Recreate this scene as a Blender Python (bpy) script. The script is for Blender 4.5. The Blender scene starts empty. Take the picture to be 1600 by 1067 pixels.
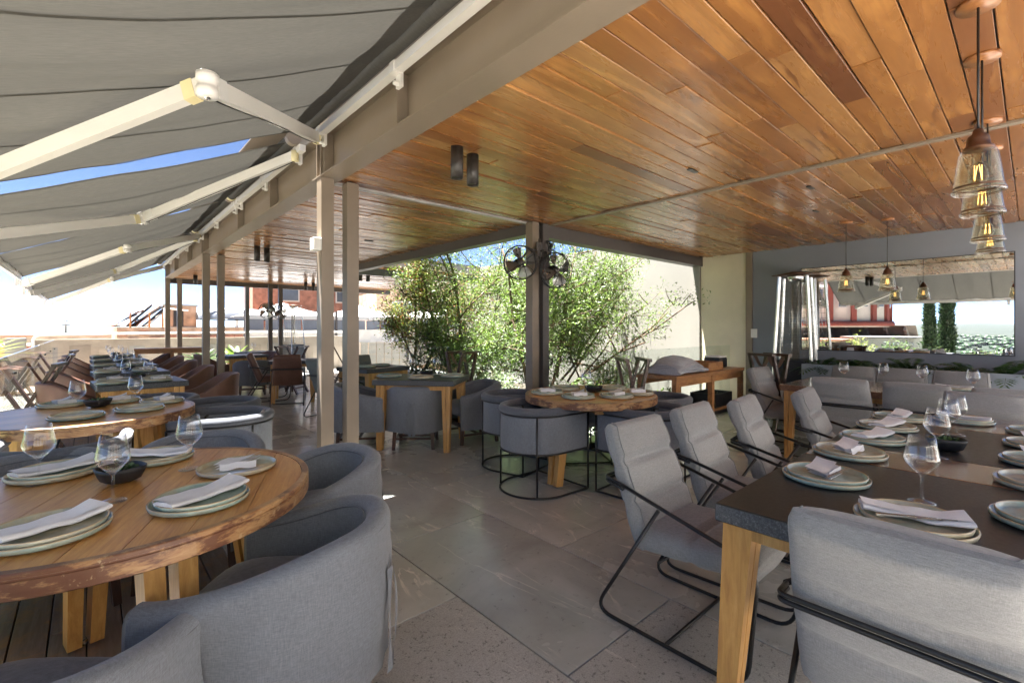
import bpy, bmesh, math, random
from mathutils import Vector, Matrix, noise
import numpy as np
random.seed(7)
R = math.radians
sc = bpy.context.scene
COL = sc.collection

# ------------------------------------------------------------------ camera, sky, sun, exposure
cam_d = bpy.data.cameras.new('camera')
cam = bpy.data.objects.new('camera', cam_d); COL.objects.link(cam)
cam_d.sensor_width = 36.0
cam_d.lens = 36.0 * 733.0 / 1600.0
cam_d.shift_y = -21.5 / 1600.0
cam_d.clip_start = 0.05; cam_d.clip_end = 20000
EYE = 1.34
YAW = 42.04
cam.location = (0, 0, EYE)
cam.rotation_euler = (R(90), 0, R(-YAW))
sc.camera = cam

SUN_EL, SUN_AZ = 77.0, 310.0      # azimuth measured clockwise from +Y
w = bpy.data.worlds.new('World'); sc.world = w; w.use_nodes = True
nt = w.node_tree; nt.nodes.clear()
sky = nt.nodes.new('ShaderNodeTexSky'); sky.sky_type = 'NISHITA'
sky.sun_disc = False; sky.sun_elevation = R(SUN_EL); sky.sun_rotation = R(SUN_AZ)
sky.altitude = 2000; sky.air_density = 0.27; sky.dust_density = 0.0; sky.ozone_density = 0.8
bg = nt.nodes.new('ShaderNodeBackground'); bg.inputs['Strength'].default_value = 0.055
wo = nt.nodes.new('ShaderNodeOutputWorld')
nt.links.new(sky.outputs[0], bg.inputs[0]); nt.links.new(bg.outputs[0], wo.inputs[0])

sun_d = bpy.data.lights.new('sun', 'SUN'); sun_d.energy = 5.0; sun_d.angle = R(0.55); sun_d.color = (1.0, 0.965, 0.91)
sun = bpy.data.objects.new('sun', sun_d); COL.objects.link(sun)
sdir = Vector((math.sin(R(SUN_AZ)) * math.cos(R(SUN_EL)), math.cos(R(SUN_AZ)) * math.cos(R(SUN_EL)), math.sin(R(SUN_EL))))
sun.rotation_euler = sdir.to_track_quat('Z', 'Y').to_euler()
sun.location = (-8, 8, 14)

sc.view_settings.view_transform = 'Standard'; sc.view_settings.look = 'None'
sc.view_settings.gamma = 1.0; sc.view_settings.use_curve_mapping = False
sc.view_settings.exposure = 3.28
sc.render.engine = 'CYCLES'
cy = sc.cycles
cy.max_bounces = 10; cy.diffuse_bounces = 6; cy.glossy_bounces = 5; cy.transmission_bounces = 8
cy.transparent_max_bounces = 24; cy.volume_bounces = 0
cy.use_denoising = True; cy.sample_clamp_indirect = 6.0
cy.caustics_reflective = False; cy.caustics_refractive = False

# ------------------------------------------------------------------ material helpers
class NT:
    def __init__(s, name):
        s.m = bpy.data.materials.new(name); s.m.use_nodes = True
        s.t = s.m.node_tree; s.t.nodes.clear()
        s.out = s.n('ShaderNodeOutputMaterial')
    def n(s, t, **k):
        nd = s.t.nodes.new(t)
        for a, b in k.items():
            if a.startswith('i_'):
                nd.inputs[a[2:].replace('_', ' ')].default_value = b
            else: setattr(nd, a, b)
        return nd
    def l(s, a, b): s.t.links.new(a, b); return b
    def coord(s, kind='Object', scale=(1, 1, 1), jitter=True):
        tc = s.n('ShaderNodeTexCoord')
        if kind == 'World':
            src = s.n('ShaderNodeNewGeometry').outputs['Position']
        else: src = tc.outputs[kind]
        mp = s.n('ShaderNodeMapping'); mp.inputs['Scale'].default_value = scale
        s.l(src, mp.inputs['Vector'])
        if jitter:
            oi = s.n('ShaderNodeObjectInfo')
            mu = s.n('ShaderNodeMath', operation='MULTIPLY'); mu.inputs[1].default_value = 53.0
            s.l(oi.outputs['Random'], mu.inputs[0])
            cb = s.n('ShaderNodeCombineXYZ')
            s.l(mu.outputs[0], cb.inputs[0]); s.l(mu.outputs[0], cb.inputs[1]); s.l(mu.outputs[0], cb.inputs[2])
            s.l(cb.outputs[0], mp.inputs['Location'])
        return mp.outputs[0]
    def noise(s, vec, scale, detail=4, rough=.55, dist=0.0):
        nd = s.n('ShaderNodeTexNoise'); nd.inputs['Scale'].default_value = scale
        nd.inputs['Detail'].default_value = detail; nd.inputs['Roughness'].default_value = rough
        nd.inputs['Distortion'].default_value = dist
        s.l(vec, nd.inputs['Vector']); return nd.outputs['Fac']
    def ramp(s, fac, stops, interp='LINEAR'):
        r = s.n('ShaderNodeValToRGB'); e = r.color_ramp.elements; r.color_ramp.interpolation = interp
        while len(e) < len(stops): e.new(.5)
        for k, (p, c) in enumerate(stops):
            e[k].position = p; e[k].color = (c[0], c[1], c[2], 1) if not isinstance(c, (int, float)) else (c, c, c, 1)
        s.l(fac, r.inputs[0]); return r.outputs[0]
    def mix(s, fac, a, b, mode='MIX'):
        m = s.n('ShaderNodeMix', data_type='RGBA', blend_type=mode)
        if isinstance(fac, (int, float)): m.inputs[0].default_value = fac
        else: s.l(fac, m.inputs[0])
        for i, v in ((6, a), (7, b)):
            if isinstance(v, (tuple, list)): m.inputs[i].default_value = (v[0], v[1], v[2], 1)
            elif isinstance(v, (int, float)): m.inputs[i].default_value = (v, v, v, 1)
            else: s.l(v, m.inputs[i])
        return m.outputs[2]
    def rnd(s): return s.n('ShaderNodeObjectInfo').outputs['Random']
    def bump(s, h, strength=.3, dist=.01):
        b = s.n('ShaderNodeBump'); b.inputs['Strength'].default_value = strength; b.inputs['Distance'].default_value = dist
        s.l(h, b.inputs['Height']); return b.outputs[0]
    def bsdf(s, color=None, rough=.5, metal=0, bump=None, spec=None, coat=None, coatr=.1, sheen=None):
        b = s.n('ShaderNodeBsdfPrincipled')
        def put(k, v):
            if v is None: return
            if isinstance(v, (tuple, list)): b.inputs[k].default_value = (v[0], v[1], v[2], 1)
            elif isinstance(v, (int, float)): b.inputs[k].default_value = v
            else: s.l(v, b.inputs[k])
        put('Base Color', color); put('Roughness', rough); put('Metallic', metal)
        put('Specular IOR Level', spec); put('Coat Weight', coat)
        if coat is not None: put('Coat Roughness', coatr)
        put('Sheen Weight', sheen)
        if bump is not None: s.l(bump, b.inputs['Normal'])
        return b
    def done(s, sh):
        s.l(sh.outputs[0] if hasattr(sh, 'outputs') else sh, s.out.inputs['Surface']); return s.m

M = {}
def simple(name, c, rough=.5, metal=0, var=.12, scale=6, bump=.0, bscale=80, coat=None, spec=None, sheen=None):
    k = NT(name); v = k.coord('Object')
    f = k.noise(v, scale, 5)
    col = k.ramp(f, [(.3, tuple(x * (1 - var) for x in c)), (.7, tuple(min(1, x * (1 + var)) for x in c))])
    bp = k.bump(k.noise(v, bscale, 3), bump, .004) if bump else None
    rr = k.ramp(f, [(.3, max(.02, rough - .06)), (.7, min(1, rough + .06))])
    M[name] = k.done(k.bsdf(col, rr, metal, bp, spec, coat, .12, sheen)); return M[name]

# varnished ceiling boards: grain along world X, each board its own tone
k = NT('ceiling_wood'); v = k.coord('World', (1, 1, 1))
vs = k.n('ShaderNodeMapping'); vs.inputs['Scale'].default_value = (1.0, 7.0, 7.0); k.l(v, vs.inputs[0])
g1 = k.noise(vs.outputs[0], 1.7, 5, .55, .5); fine = k.n('ShaderNodeMapping'); fine.inputs['Scale'].default_value = (2.2, 60, 60); k.l(v, fine.inputs[0])
g2 = k.noise(fine.outputs[0], 1.6, 4, .6, .15)
tone = k.ramp(k.rnd(), [(0, (.14, .056, .024)), (.06, (.20, .080, .028)), (.16, (.27, .113, .034)), (.5, (.335, .150, .045)), (.75, (.365, .172, .056)), (.92, (.42, .225, .084)), (1, (.24, .098, .034))])
c1 = k.mix(k.ramp(g1, [(.40, 0), (.68, .85)]), tone, k.mix(.5, tone, (.14, .045, .014)))
c1 = k.mix(k.ramp(g1, [(.30, .55), (.44, 0)]), c1, k.mix(.55, tone, (.70, .34, .10)))
c2 = k.mix(k.ramp(g2, [(.42, 0), (.72, .36)]), c1, k.mix(.55, tone, (.10, .036, .012)))
kn = k.noise(vs.outputs[0], .9, 3, .5, 2.2)
c3 = k.mix(k.ramp(kn, [(.62, 0), (.70, .7)]), c2, (.12, .045, .018))
big = k.noise(k.coord('World', jitter=False), .8, 3)
c4 = k.mix(k.ramp(big, [(.52, 0), (.72, .6)]), c3, (.11, .042, .02))
M['ceiling_wood'] = k.done(k.bsdf(c4, k.ramp(g1, [(.3, .22), (.7, .36)]), 0, k.bump(g1, .10, .006), coat=.22, coatr=.14))

# stone floor, smooth and pitted
def stone(name, lo, mid, hi, pits):
    k = NT(name); v = k.coord('World')
    a = k.noise(v, 1.3, 8, .62, .8); b = k.noise(v, 5, 6, .65, .4)
    base = k.ramp(a, [(.34, lo), (.5, mid), (.66, hi)])
    base = k.mix(k.ramp(k.noise(v, .9, 5, .6, 1.0), [(.48, 0), (.66, .5)]), base, (.41, .385, .345))
    base = k.mix(k.ramp(b, [(.3, .0), (.7, .25)]), base, lo)
    # pale veins
    mpv = k.n('ShaderNodeMapping'); mpv.inputs['Rotation'].default_value = (0, 0, .5); mpv.inputs['Scale'].default_value = (1, .35, 1); k.l(v, mpv.inputs[0])
    vn = k.noise(mpv.outputs[0], 2.1, 5, .55, 1.6)
    vein = k.ramp(vn, [(.486, 0), (.5, 1), (.511, 0)])
    vn2 = k.noise(v, 3.7, 4)
    vein = k.mix(1.0, vein, k.ramp(vn2, [(.42, 0), (.6, 1)]), 'MULTIPLY')
    base = k.mix(vein, base, (.78, .74, .68))
    tn = k.ramp(k.rnd(), [(0, .88), (1, 1.2)])
    base = k.mix(1.0, base, tn, 'MULTIPLY')
    grime = k.noise(k.coord('World', jitter=False), .55, 6, .6, .5)
    base = k.mix(k.ramp(grime, [(.42, 0), (.75, .28)]), base, tuple(x * .65 for x in lo))
    if pits:
        p = k.noise(v, 46, 5, .75); pm = k.ramp(p, [(.36, 1), (.44, 0)])
        base = k.mix(k.mix(.35, pm, 0.0), base, (.06, .055, .05))
        sp = k.noise(v, 160, 3, .8); base = k.mix(k.ramp(sp, [(.35, .4), (.6, 0)]), base, (.12, .112, .10))
        bp = k.bump(p, .5, .006); ro = k.ramp(b, [(.3, .46), (.7, .62)])
    else:
        p = k.noise(v, 70, 4, .7); bp = k.bump(p, .05, .003)
        base = k.mix(k.ramp(k.noise(v, 24, 5, .75), [(.3, .35), (.4, 0)]), base, (.03, .027, .024))
        ro = k.ramp(grime, [(.35, .18), (.65, .32)])
    M[name] = k.done(k.bsdf(base, ro, 0, bp, coat=.0 if pits else .35, coatr=.22))
stone('stone_smooth', (.40, .405, .39), (.505, .515, .50), (.59, .595, .58), False)
stone('stone_pitted', (.45, .44, .425), (.53, .52, .505), (.60, .59, .575), True)

# deck board
k = NT('deck_wood'); v = k.coord('World')
vs = k.n('ShaderNodeMapping'); vs.inputs['Scale'].default_value = (14, 1.2, 14); k.l(v, vs.inputs[0])
g = k.noise(vs.outputs[0], 4, 6, .65, .6); pt = k.noise(v, 5.5, 7, .7, .8)
c = k.ramp(g, [(.3, (.20, .15, .12)), (.7, (.33, .26, .215))])
c = k.mix(k.ramp(pt, [(.5, 0), (.62, .8)]), c, (.42, .24, .13))
c = k.mix(k.ramp(k.noise(v, 14, 5, .7), [(.55, 0), (.75, .5)]), c, (.27, .23, .2))
M['deck_wood'] = k.done(k.bsdf(c, .5, 0, k.bump(g, .3, .004)))

# table timber (warm varnish), grain along the local X
def timber(name, a, b, dark, rough=.3, axis=(1.2, 12, 12), coat=.35, wear=None):
    k = NT(name); v = k.coord('Object')
    vs = k.n('ShaderNodeMapping'); vs.inputs['Scale'].default_value = axis; k.l(v, vs.inputs[0])
    g = k.noise(vs.outputs[0], 3.5, 6, .6, .9); g2 = k.noise(vs.outputs[0], 22, 3, .6, .3)
    c = k.ramp(g, [(.28, dark), (.5, a), (.74, b)])
    c = k.mix(k.ramp(g2, [(.45, 0), (.8, .4)]), c, dark)
    c = k.mix(1.0, c, k.ramp(k.rnd(), [(0, .82), (1, 1.12)]), 'MULTIPLY')
    blot = k.noise(v, 4.5, 5, .6); c = k.mix(k.ramp(blot, [(.45, 0), (.75, .35)]), c, dark)
    if wear:
        wm = k.n('ShaderNodeMapping'); wm.inputs['Scale'].default_value = (1, 1, 2.6); k.l(v, wm.inputs[0])
        wn = k.noise(wm.outputs[0], 8, 6, .68, .2); c = k.mix(k.ramp(wn, [(.47, 0), (.56, .9)]), c, wear)
        wn2 = k.noise(v, 24, 4, .7); c = k.mix(k.ramp(wn2, [(.62, 0), (.68, .8)]), c, (.5, .36, .2))
    M[name] = k.done(k.bsdf(c, rough, 0, k.bump(g2, .12, .002), coat=coat, coatr=.18))
timber('table_wood', (.56, .27, .07), (.68, .37, .11), (.40, .16, .04), .33, coat=.22)
timber('table_edge', (.44, .25, .11), (.54, .34, .16), (.27, .12, .05), .4, (3, 3, 14), .2, wear=(.13, .05, .028))
timber('leg_wood', (.60, .33, .10), (.70, .42, .15), (.45, .22, .065), .35, (10, 10, 1.2), .3)
timber('brown_top', (.20, .10, .055), (.30, .165, .09), (.10, .05, .03), .16, (12, 1.5, 12), .6)
timber('dark_wood', (.055, .022, .014), (.09, .036, .02), (.028, .012, .009), .35, (8, 8, 1.5), .3)
timber('console_wood', (.36, .17, .06), (.45, .23, .085), (.22, .095, .035), .42, (2, 8, 8), .1)
timber('disk_wood', (.36, .15, .05), (.45, .2, .07), (.22, .08, .025), .35, (6, 6, 2), .3)

# granite top
k = NT('granite'); v = k.coord('Object')
sp = k.noise(v, 190, 3, .8); s2 = k.noise(v, 60, 4, .7)
c = k.ramp(sp, [(.35, (.019, .018, .017)), (.62, (.027, .0255, .024)), (.78, (.05, .048, .045))])
M['granite'] = k.done(k.bsdf(c, k.ramp(s2, [(.3, .30), (.7, .38)]), 0, None))
k = NT('granite_side'); v = k.coord('Object')
sp = k.noise(v, 150, 4, .8); c = k.ramp(sp, [(.3, (.03, .032, .035)), (.55, (.085, .09, .095)), (.75, (.24, .245, .25))])
M['granite_side'] = k.done(k.bsdf(c, .7, 0, k.bump(sp, .5, .004)))

# woven cloth
def cloth(name, c, scale=420, var=.22, bump=.25, sheen=.25, mott=.18):
    k = NT(name); v = k.coord('Object')
    s1 = k.n('ShaderNodeMapping'); s1.inputs['Scale'].default_value = (scale * .12, scale * .12, scale); k.l(v, s1.inputs[0])
    s2 = k.n('ShaderNodeMapping'); s2.inputs['Scale'].default_value = (scale, scale, scale * .1); k.l(v, s2.inputs[0])
    a = k.noise(s1.outputs[0], 1, 2, .6); b = k.noise(s2.outputs[0], 1, 2, .6)
    t = k.n('ShaderNodeMath', operation='ADD'); k.l(a, t.inputs[0]); k.l(b, t.inputs[1])
    h = k.n('ShaderNodeMath', operation='MULTIPLY'); h.inputs[1].default_value = .5; k.l(t.outputs[0], h.inputs[0])
    col = k.ramp(h.outputs[0], [(.36, tuple(x * (1 - var) for x in c)), (.64, tuple(x * (1 + var) for x in c))])
    mo = k.noise(v, 5, 4); col = k.mix(k.ramp(mo, [(.4, 0), (.75, mott)]), col, tuple(x * .55 for x in c))
    col = k.mix(1.0, col, k.ramp(k.rnd(), [(0, .9), (1, 1.08)]), 'MULTIPLY')
    wr = k.noise(v, 9, 3, .5, .8)
    mixh = k.n('ShaderNodeMath', operation='ADD'); k.l(h.outputs[0], mixh.inputs[0]); k.l(wr, mixh.inputs[1])
    M[name] = k.done(k.bsdf(col, .92, 0, k.bump(mixh.outputs[0], bump, .004), spec=.15, sheen=sheen))
cloth('slip_grey', (.172, .186, .212))
cloth('slip_rim', (.105, .112, .13))
cloth('sled_grey', (.265, .265, .262), 500, .2, .3)
cloth('sled_green', (.18, .195, .17), 500, .2, .3)
cloth('napkin', (.76, .76, .77), 600, .04, .12, .1, .05)
cloth('blanket', (.33, .34, .37), 200, .18, .5)
simple('leather', (.15, .075, .052), .42, 0, .2, 5, .25, 240, spec=.4)
simple('leather_tan', (.30, .15, .10), .42, 0, .2, 5, .2, 240, spec=.4)

# awning: woven acrylic that lets some sun through
def awn(name, c, tr):
    k = NT(name); v = k.coord('World', (1, 1, 1), False)
    s1 = k.n('ShaderNodeMapping'); s1.inputs['Scale'].default_value = (6, 260, 60); k.l(v, s1.inputs[0])
    a = k.noise(s1.outputs[0], 1, 3, .6)
    s2 = k.n('ShaderNodeMapping'); s2.inputs['Scale'].default_value = (1.2, 5, 2); k.l(v, s2.inputs[0])
    b = k.noise(s2.outputs[0], 1, 4, .6)
    col = k.ramp(a, [(.3, tuple(x * .82 for x in c)), (.7, tuple(x * 1.15 for x in c))])
    col = k.mix(k.ramp(b, [(.35, 0), (.8, .3)]), col, tuple(x * .7 for x in c))
    d = k.n('ShaderNodeBsdfDiffuse'); t = k.n('ShaderNodeBsdfTranslucent'); mx = k.n('ShaderNodeMixShader')
    bp = k.bump(b, .4, .02)
    k.l(col, d.inputs[0]); k.l(bp, d.inputs['Normal'])
    t.inputs[0].default_value = tr + (1,)
    mx.inputs[0].default_value = .25; k.l(d.outputs[0], mx.inputs[1]); k.l(t.outputs[0], mx.inputs[2])
    M[name] = k.done(mx)
awn('awning_grey', (.135, .128, .112), (.046, .044, .039))
awn('awning_seam', (.12, .115, .105), (.08, .08, .07))

simple('taupe_steel', (.225, .18, .135), .42, 0, .1, 3, .1, 60)
simple('dark_steel', (.085, .075, .07), .45, 0, .15, 4, .08, 60)
simple('roof_sheet', (.42, .41, .40), .5, 0, .1, 2)
simple('white_alu', (.74, .72, .68), .35, 0, .04, 3)
simple('yellow_plastic', (.75, .66, .38), .5, 0, .06)
simple('black_metal', (.012, .012, .013), .35, 0, .2, 20)
simple('spot_metal', (.028, .024, .021), .4, 0, .15, 12)
simple('bright_steel', (.62, .62, .62), .22, 1.0, .06, 9)
simple('fan_steel', (.36, .36, .35), .3, .9, .1, 9)
simple('copper', (.13, .065, .04), .38, .7, .35, 14)
simple('cream_wall', (.66, .60, .46), .8, 0, .13, 1.1, .15, 40)
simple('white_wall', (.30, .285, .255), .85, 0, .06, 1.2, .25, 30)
simple('grey_wall', (.205, .22, .25), .8, 0, .14, .8, .12, 50)
simple('planter_grey', (.25, .285, .33), .75, 0, .06, 2, .1, 50)
simple('black_box', (.014, .014, .015), .4, 0, .2, 10)
simple('black_bowl', (.02, .02, .021), .5, 0, .25, 20, .2, 120)
simple('white_plastic', (.75, .74, .71), .45, 0, .03)
simple('cardboard', (.34, .17, .08), .75, 0, .15, 8, .1, 60)
simple('stucco_old', (.38, .325, .26), .9, 0, .3, 1.1, .3, 14)
simple('town_wall', (.05, .044, .038), .9, 0, .3, .02)
simple('grout', (.045, .04, .036), .9, 0, .2, 6)
simple('brick_red', (.33, .155, .105), .9, 0, .35, 3, .4, 24)
simple('brick_mix', (.40, .27, .19), .9, 0, .4, 2.2, .4, 20)
simple('tent_white', (.62, .62, .61), .7, 0, .05, 1.0, .2, 4)
simple('tarp_grey', (.19, .21, .25), .6, 0, .2, 1.4, .3, 5)
simple('glass_dark', (.10, .12, .14), .15, 0, .25, 1.0)
simple('fill_front_white', (.80, .785, .76), .85, 0, .05, 1.0, .15, 30)
simple('bounce_paving', (.55, .52, .47), .85, 0, .1, 1.5, .2, 30)
simple('concrete', (.30, .285, .26), .9, 0, .15, 2, .2, 30)
simple('clay_roof', (.48, .22, .15), .85, 0, .25, 3, .3, 20)
simple('church_cream', (.50, .38, .25), .9, 0, .12, .8, .2, 6)
simple('church_white', (.55, .51, .46), .9, 0, .1, .8, .2, 6)
simple('church_red', (.26, .07, .05), .9, 0, .2, 1.0, .2, 6)
simple('dome_stone', (.30, .29, .26), .95, 0, .35, .7, .4, 5)
simple('terracotta', (.42, .20, .12), .8, 0, .15, 5, .2, 40)
simple('soil', (.06, .045, .033), .95, 0, .3, 9, .5, 40)
simple('bark', (.13, .085, .055), .9, 0, .3, 12, .5, 60)
simple('bark_red', (.20, .085, .05), .85, 0, .3, 12, .5, 60)

def ceramic(name, c, rimc):
    k = NT(name); v = k.coord('Object')
    a = k.noise(v, 22, 5, .65)
    col = k.ramp(a, [(.3, tuple(x * .75 for x in c)), (.7, tuple(min(.9, x * 1.15) for x in c))])
    b = k.noise(v, 9, 4, .6)
    col = k.mix(k.ramp(b, [(.45, 0), (.7, .75)]), col, rimc)
    tc = k.n('ShaderNodeTexCoord'); sx = k.n('ShaderNodeSeparateXYZ'); k.l(tc.outputs['Object'], sx.inputs[0])
    mr = k.n('ShaderNodeMapRange'); mr.inputs['From Min'].default_value = .0165; mr.inputs['From Max'].default_value = .0195; k.l(sx.outputs[2], mr.inputs['Value'])
    col = k.mix(mr.outputs[0], col, (.46, .36, .22))
    M[name] = k.done(k.bsdf(col, .22, 0, None, coat=.4, coatr=.08))
ceramic('ceramic_aqua', (.33, .43, .37), (.46, .40, .28))
ceramic('ceramic_sand', (.46, .42, .30), (.34, .46, .43))
ceramic('ceramic_teal', (.13, .23, .23), (.20, .15, .09))

def leaf(name, a, b, tr):
    k = NT(name)
    gi = k.n('ShaderNodeNewGeometry')
    col = k.ramp(gi.outputs['Random Per Island'], [(0, a), (.6, b), (1, tuple(x * 1.5 for x in b))])
    d = k.n('ShaderNodeBsdfPrincipled'); k.l(col, d.inputs['Base Color']); d.inputs['Roughness'].default_value = .45
    t = k.n('ShaderNodeBsdfTranslucent'); k.l(k.mix(1.0, col, tr, 'MULTIPLY'), t.inputs[0])
    mx = k.n('ShaderNodeMixShader'); mx.inputs[0].default_value = .26
    k.l(d.outputs[0], mx.inputs[1]); k.l(t.outputs[0], mx.inputs[2]); M[name] = k.done(mx)
leaf('leaf_light', (.06, .11, .028), (.15, .225, .06), (1.6, 1.7, .8))
leaf('leaf_olive', (.05, .075, .028), (.115, .15, .06), (1.5, 1.6, .8))
leaf('leaf_pale', (.10, .14, .08), (.24, .29, .17), (1.3, 1.4, 1.0))
leaf('leaf_dark', (.018, .04, .016), (.045, .085, .03), (1.4, 1.6, .7))
leaf('leaf_red', (.16, .05, .03), (.24, .12, .05), (1.5, 1.2, .8))
leaf('leaf_yellow', (.20, .24, .05), (.36, .40, .10), (1.3, 1.4, .8))

def clearglass(name, tint, ior=1.5, rim=0.0):
    k = NT(name)
    tr = k.n('ShaderNodeBsdfTransparent'); tr.inputs[0].default_value = tint + (1,)
    gl = k.n('ShaderNodeBsdfGlossy'); gl.inputs['Roughness'].default_value = .01; gl.inputs['Color'].default_value = (1, 1, 1, 1)
    lw = k.n('ShaderNodeLayerWeight'); lw.inputs[0].default_value = .5
    pw = k.n('ShaderNodeMath', operation='POWER'); k.l(lw.outputs['Facing'], pw.inputs[0]); pw.inputs[1].default_value = 5.0 if not rim else 2.6
    mm = k.n('ShaderNodeMath', operation='MULTIPLY_ADD'); k.l(pw.outputs[0], mm.inputs[0]); mm.inputs[1].default_value = .85 if not rim else rim * 3; mm.inputs[2].default_value = .035; mm.use_clamp = True
    f = mm.outputs[0]
    mx = k.n('ShaderNodeMixShader'); k.l(f, mx.inputs[0]); k.l(tr.outputs[0], mx.inputs[1]); k.l(gl.outputs[0], mx.inputs[2])
    M[name] = k.done(mx)
clearglass('pane_glass', (.93, .96, .95), 1.45)
clearglass('wine_glass', (.975, .98, .985), 1.5, .22)
clearglass('lamp_glass', (.88, .865, .80), 1.5, .2)
k = NT('mirror_silver'); gl = k.n('ShaderNodeBsdfGlossy'); gl.inputs['Roughness'].default_value = 0.0; gl.inputs['Color'].default_value = (.70, .72, .73, 1); M['mirror_silver'] = k.done(gl)
k = NT('filament'); em = k.n('ShaderNodeEmission'); em.inputs[0].default_value = (1, .55, .18, 1); em.inputs[1].default_value = .9; M['filament'] = k.done(em)

# land
k = NT('land'); v = k.coord('World', (1, 1, 1), False)
a = k.noise(v, .006, 8, .65); b = k.noise(v, .035, 6, .7)
c = k.ramp(a, [(.3, (.012, .02, .013)), (.5, (.024, .029, .02)), (.7, (.045, .043, .032))])
c = k.mix(k.ramp(b, [(.45, 0), (.65, .7)]), c, (.03, .05, .025))
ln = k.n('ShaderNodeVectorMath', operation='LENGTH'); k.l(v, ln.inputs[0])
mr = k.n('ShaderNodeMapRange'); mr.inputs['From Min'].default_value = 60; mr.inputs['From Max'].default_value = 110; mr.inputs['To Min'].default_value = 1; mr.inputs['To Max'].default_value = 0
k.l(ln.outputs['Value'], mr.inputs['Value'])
c = k.mix(mr.outputs[0], c, k.ramp(b, [(.35, (.26, .23, .19)), (.65, (.42, .39, .34))]))  # nearby ground made pale to bounce sunlight up under the roof
M['land'] = k.done(k.bsdf(c, .95))

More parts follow.
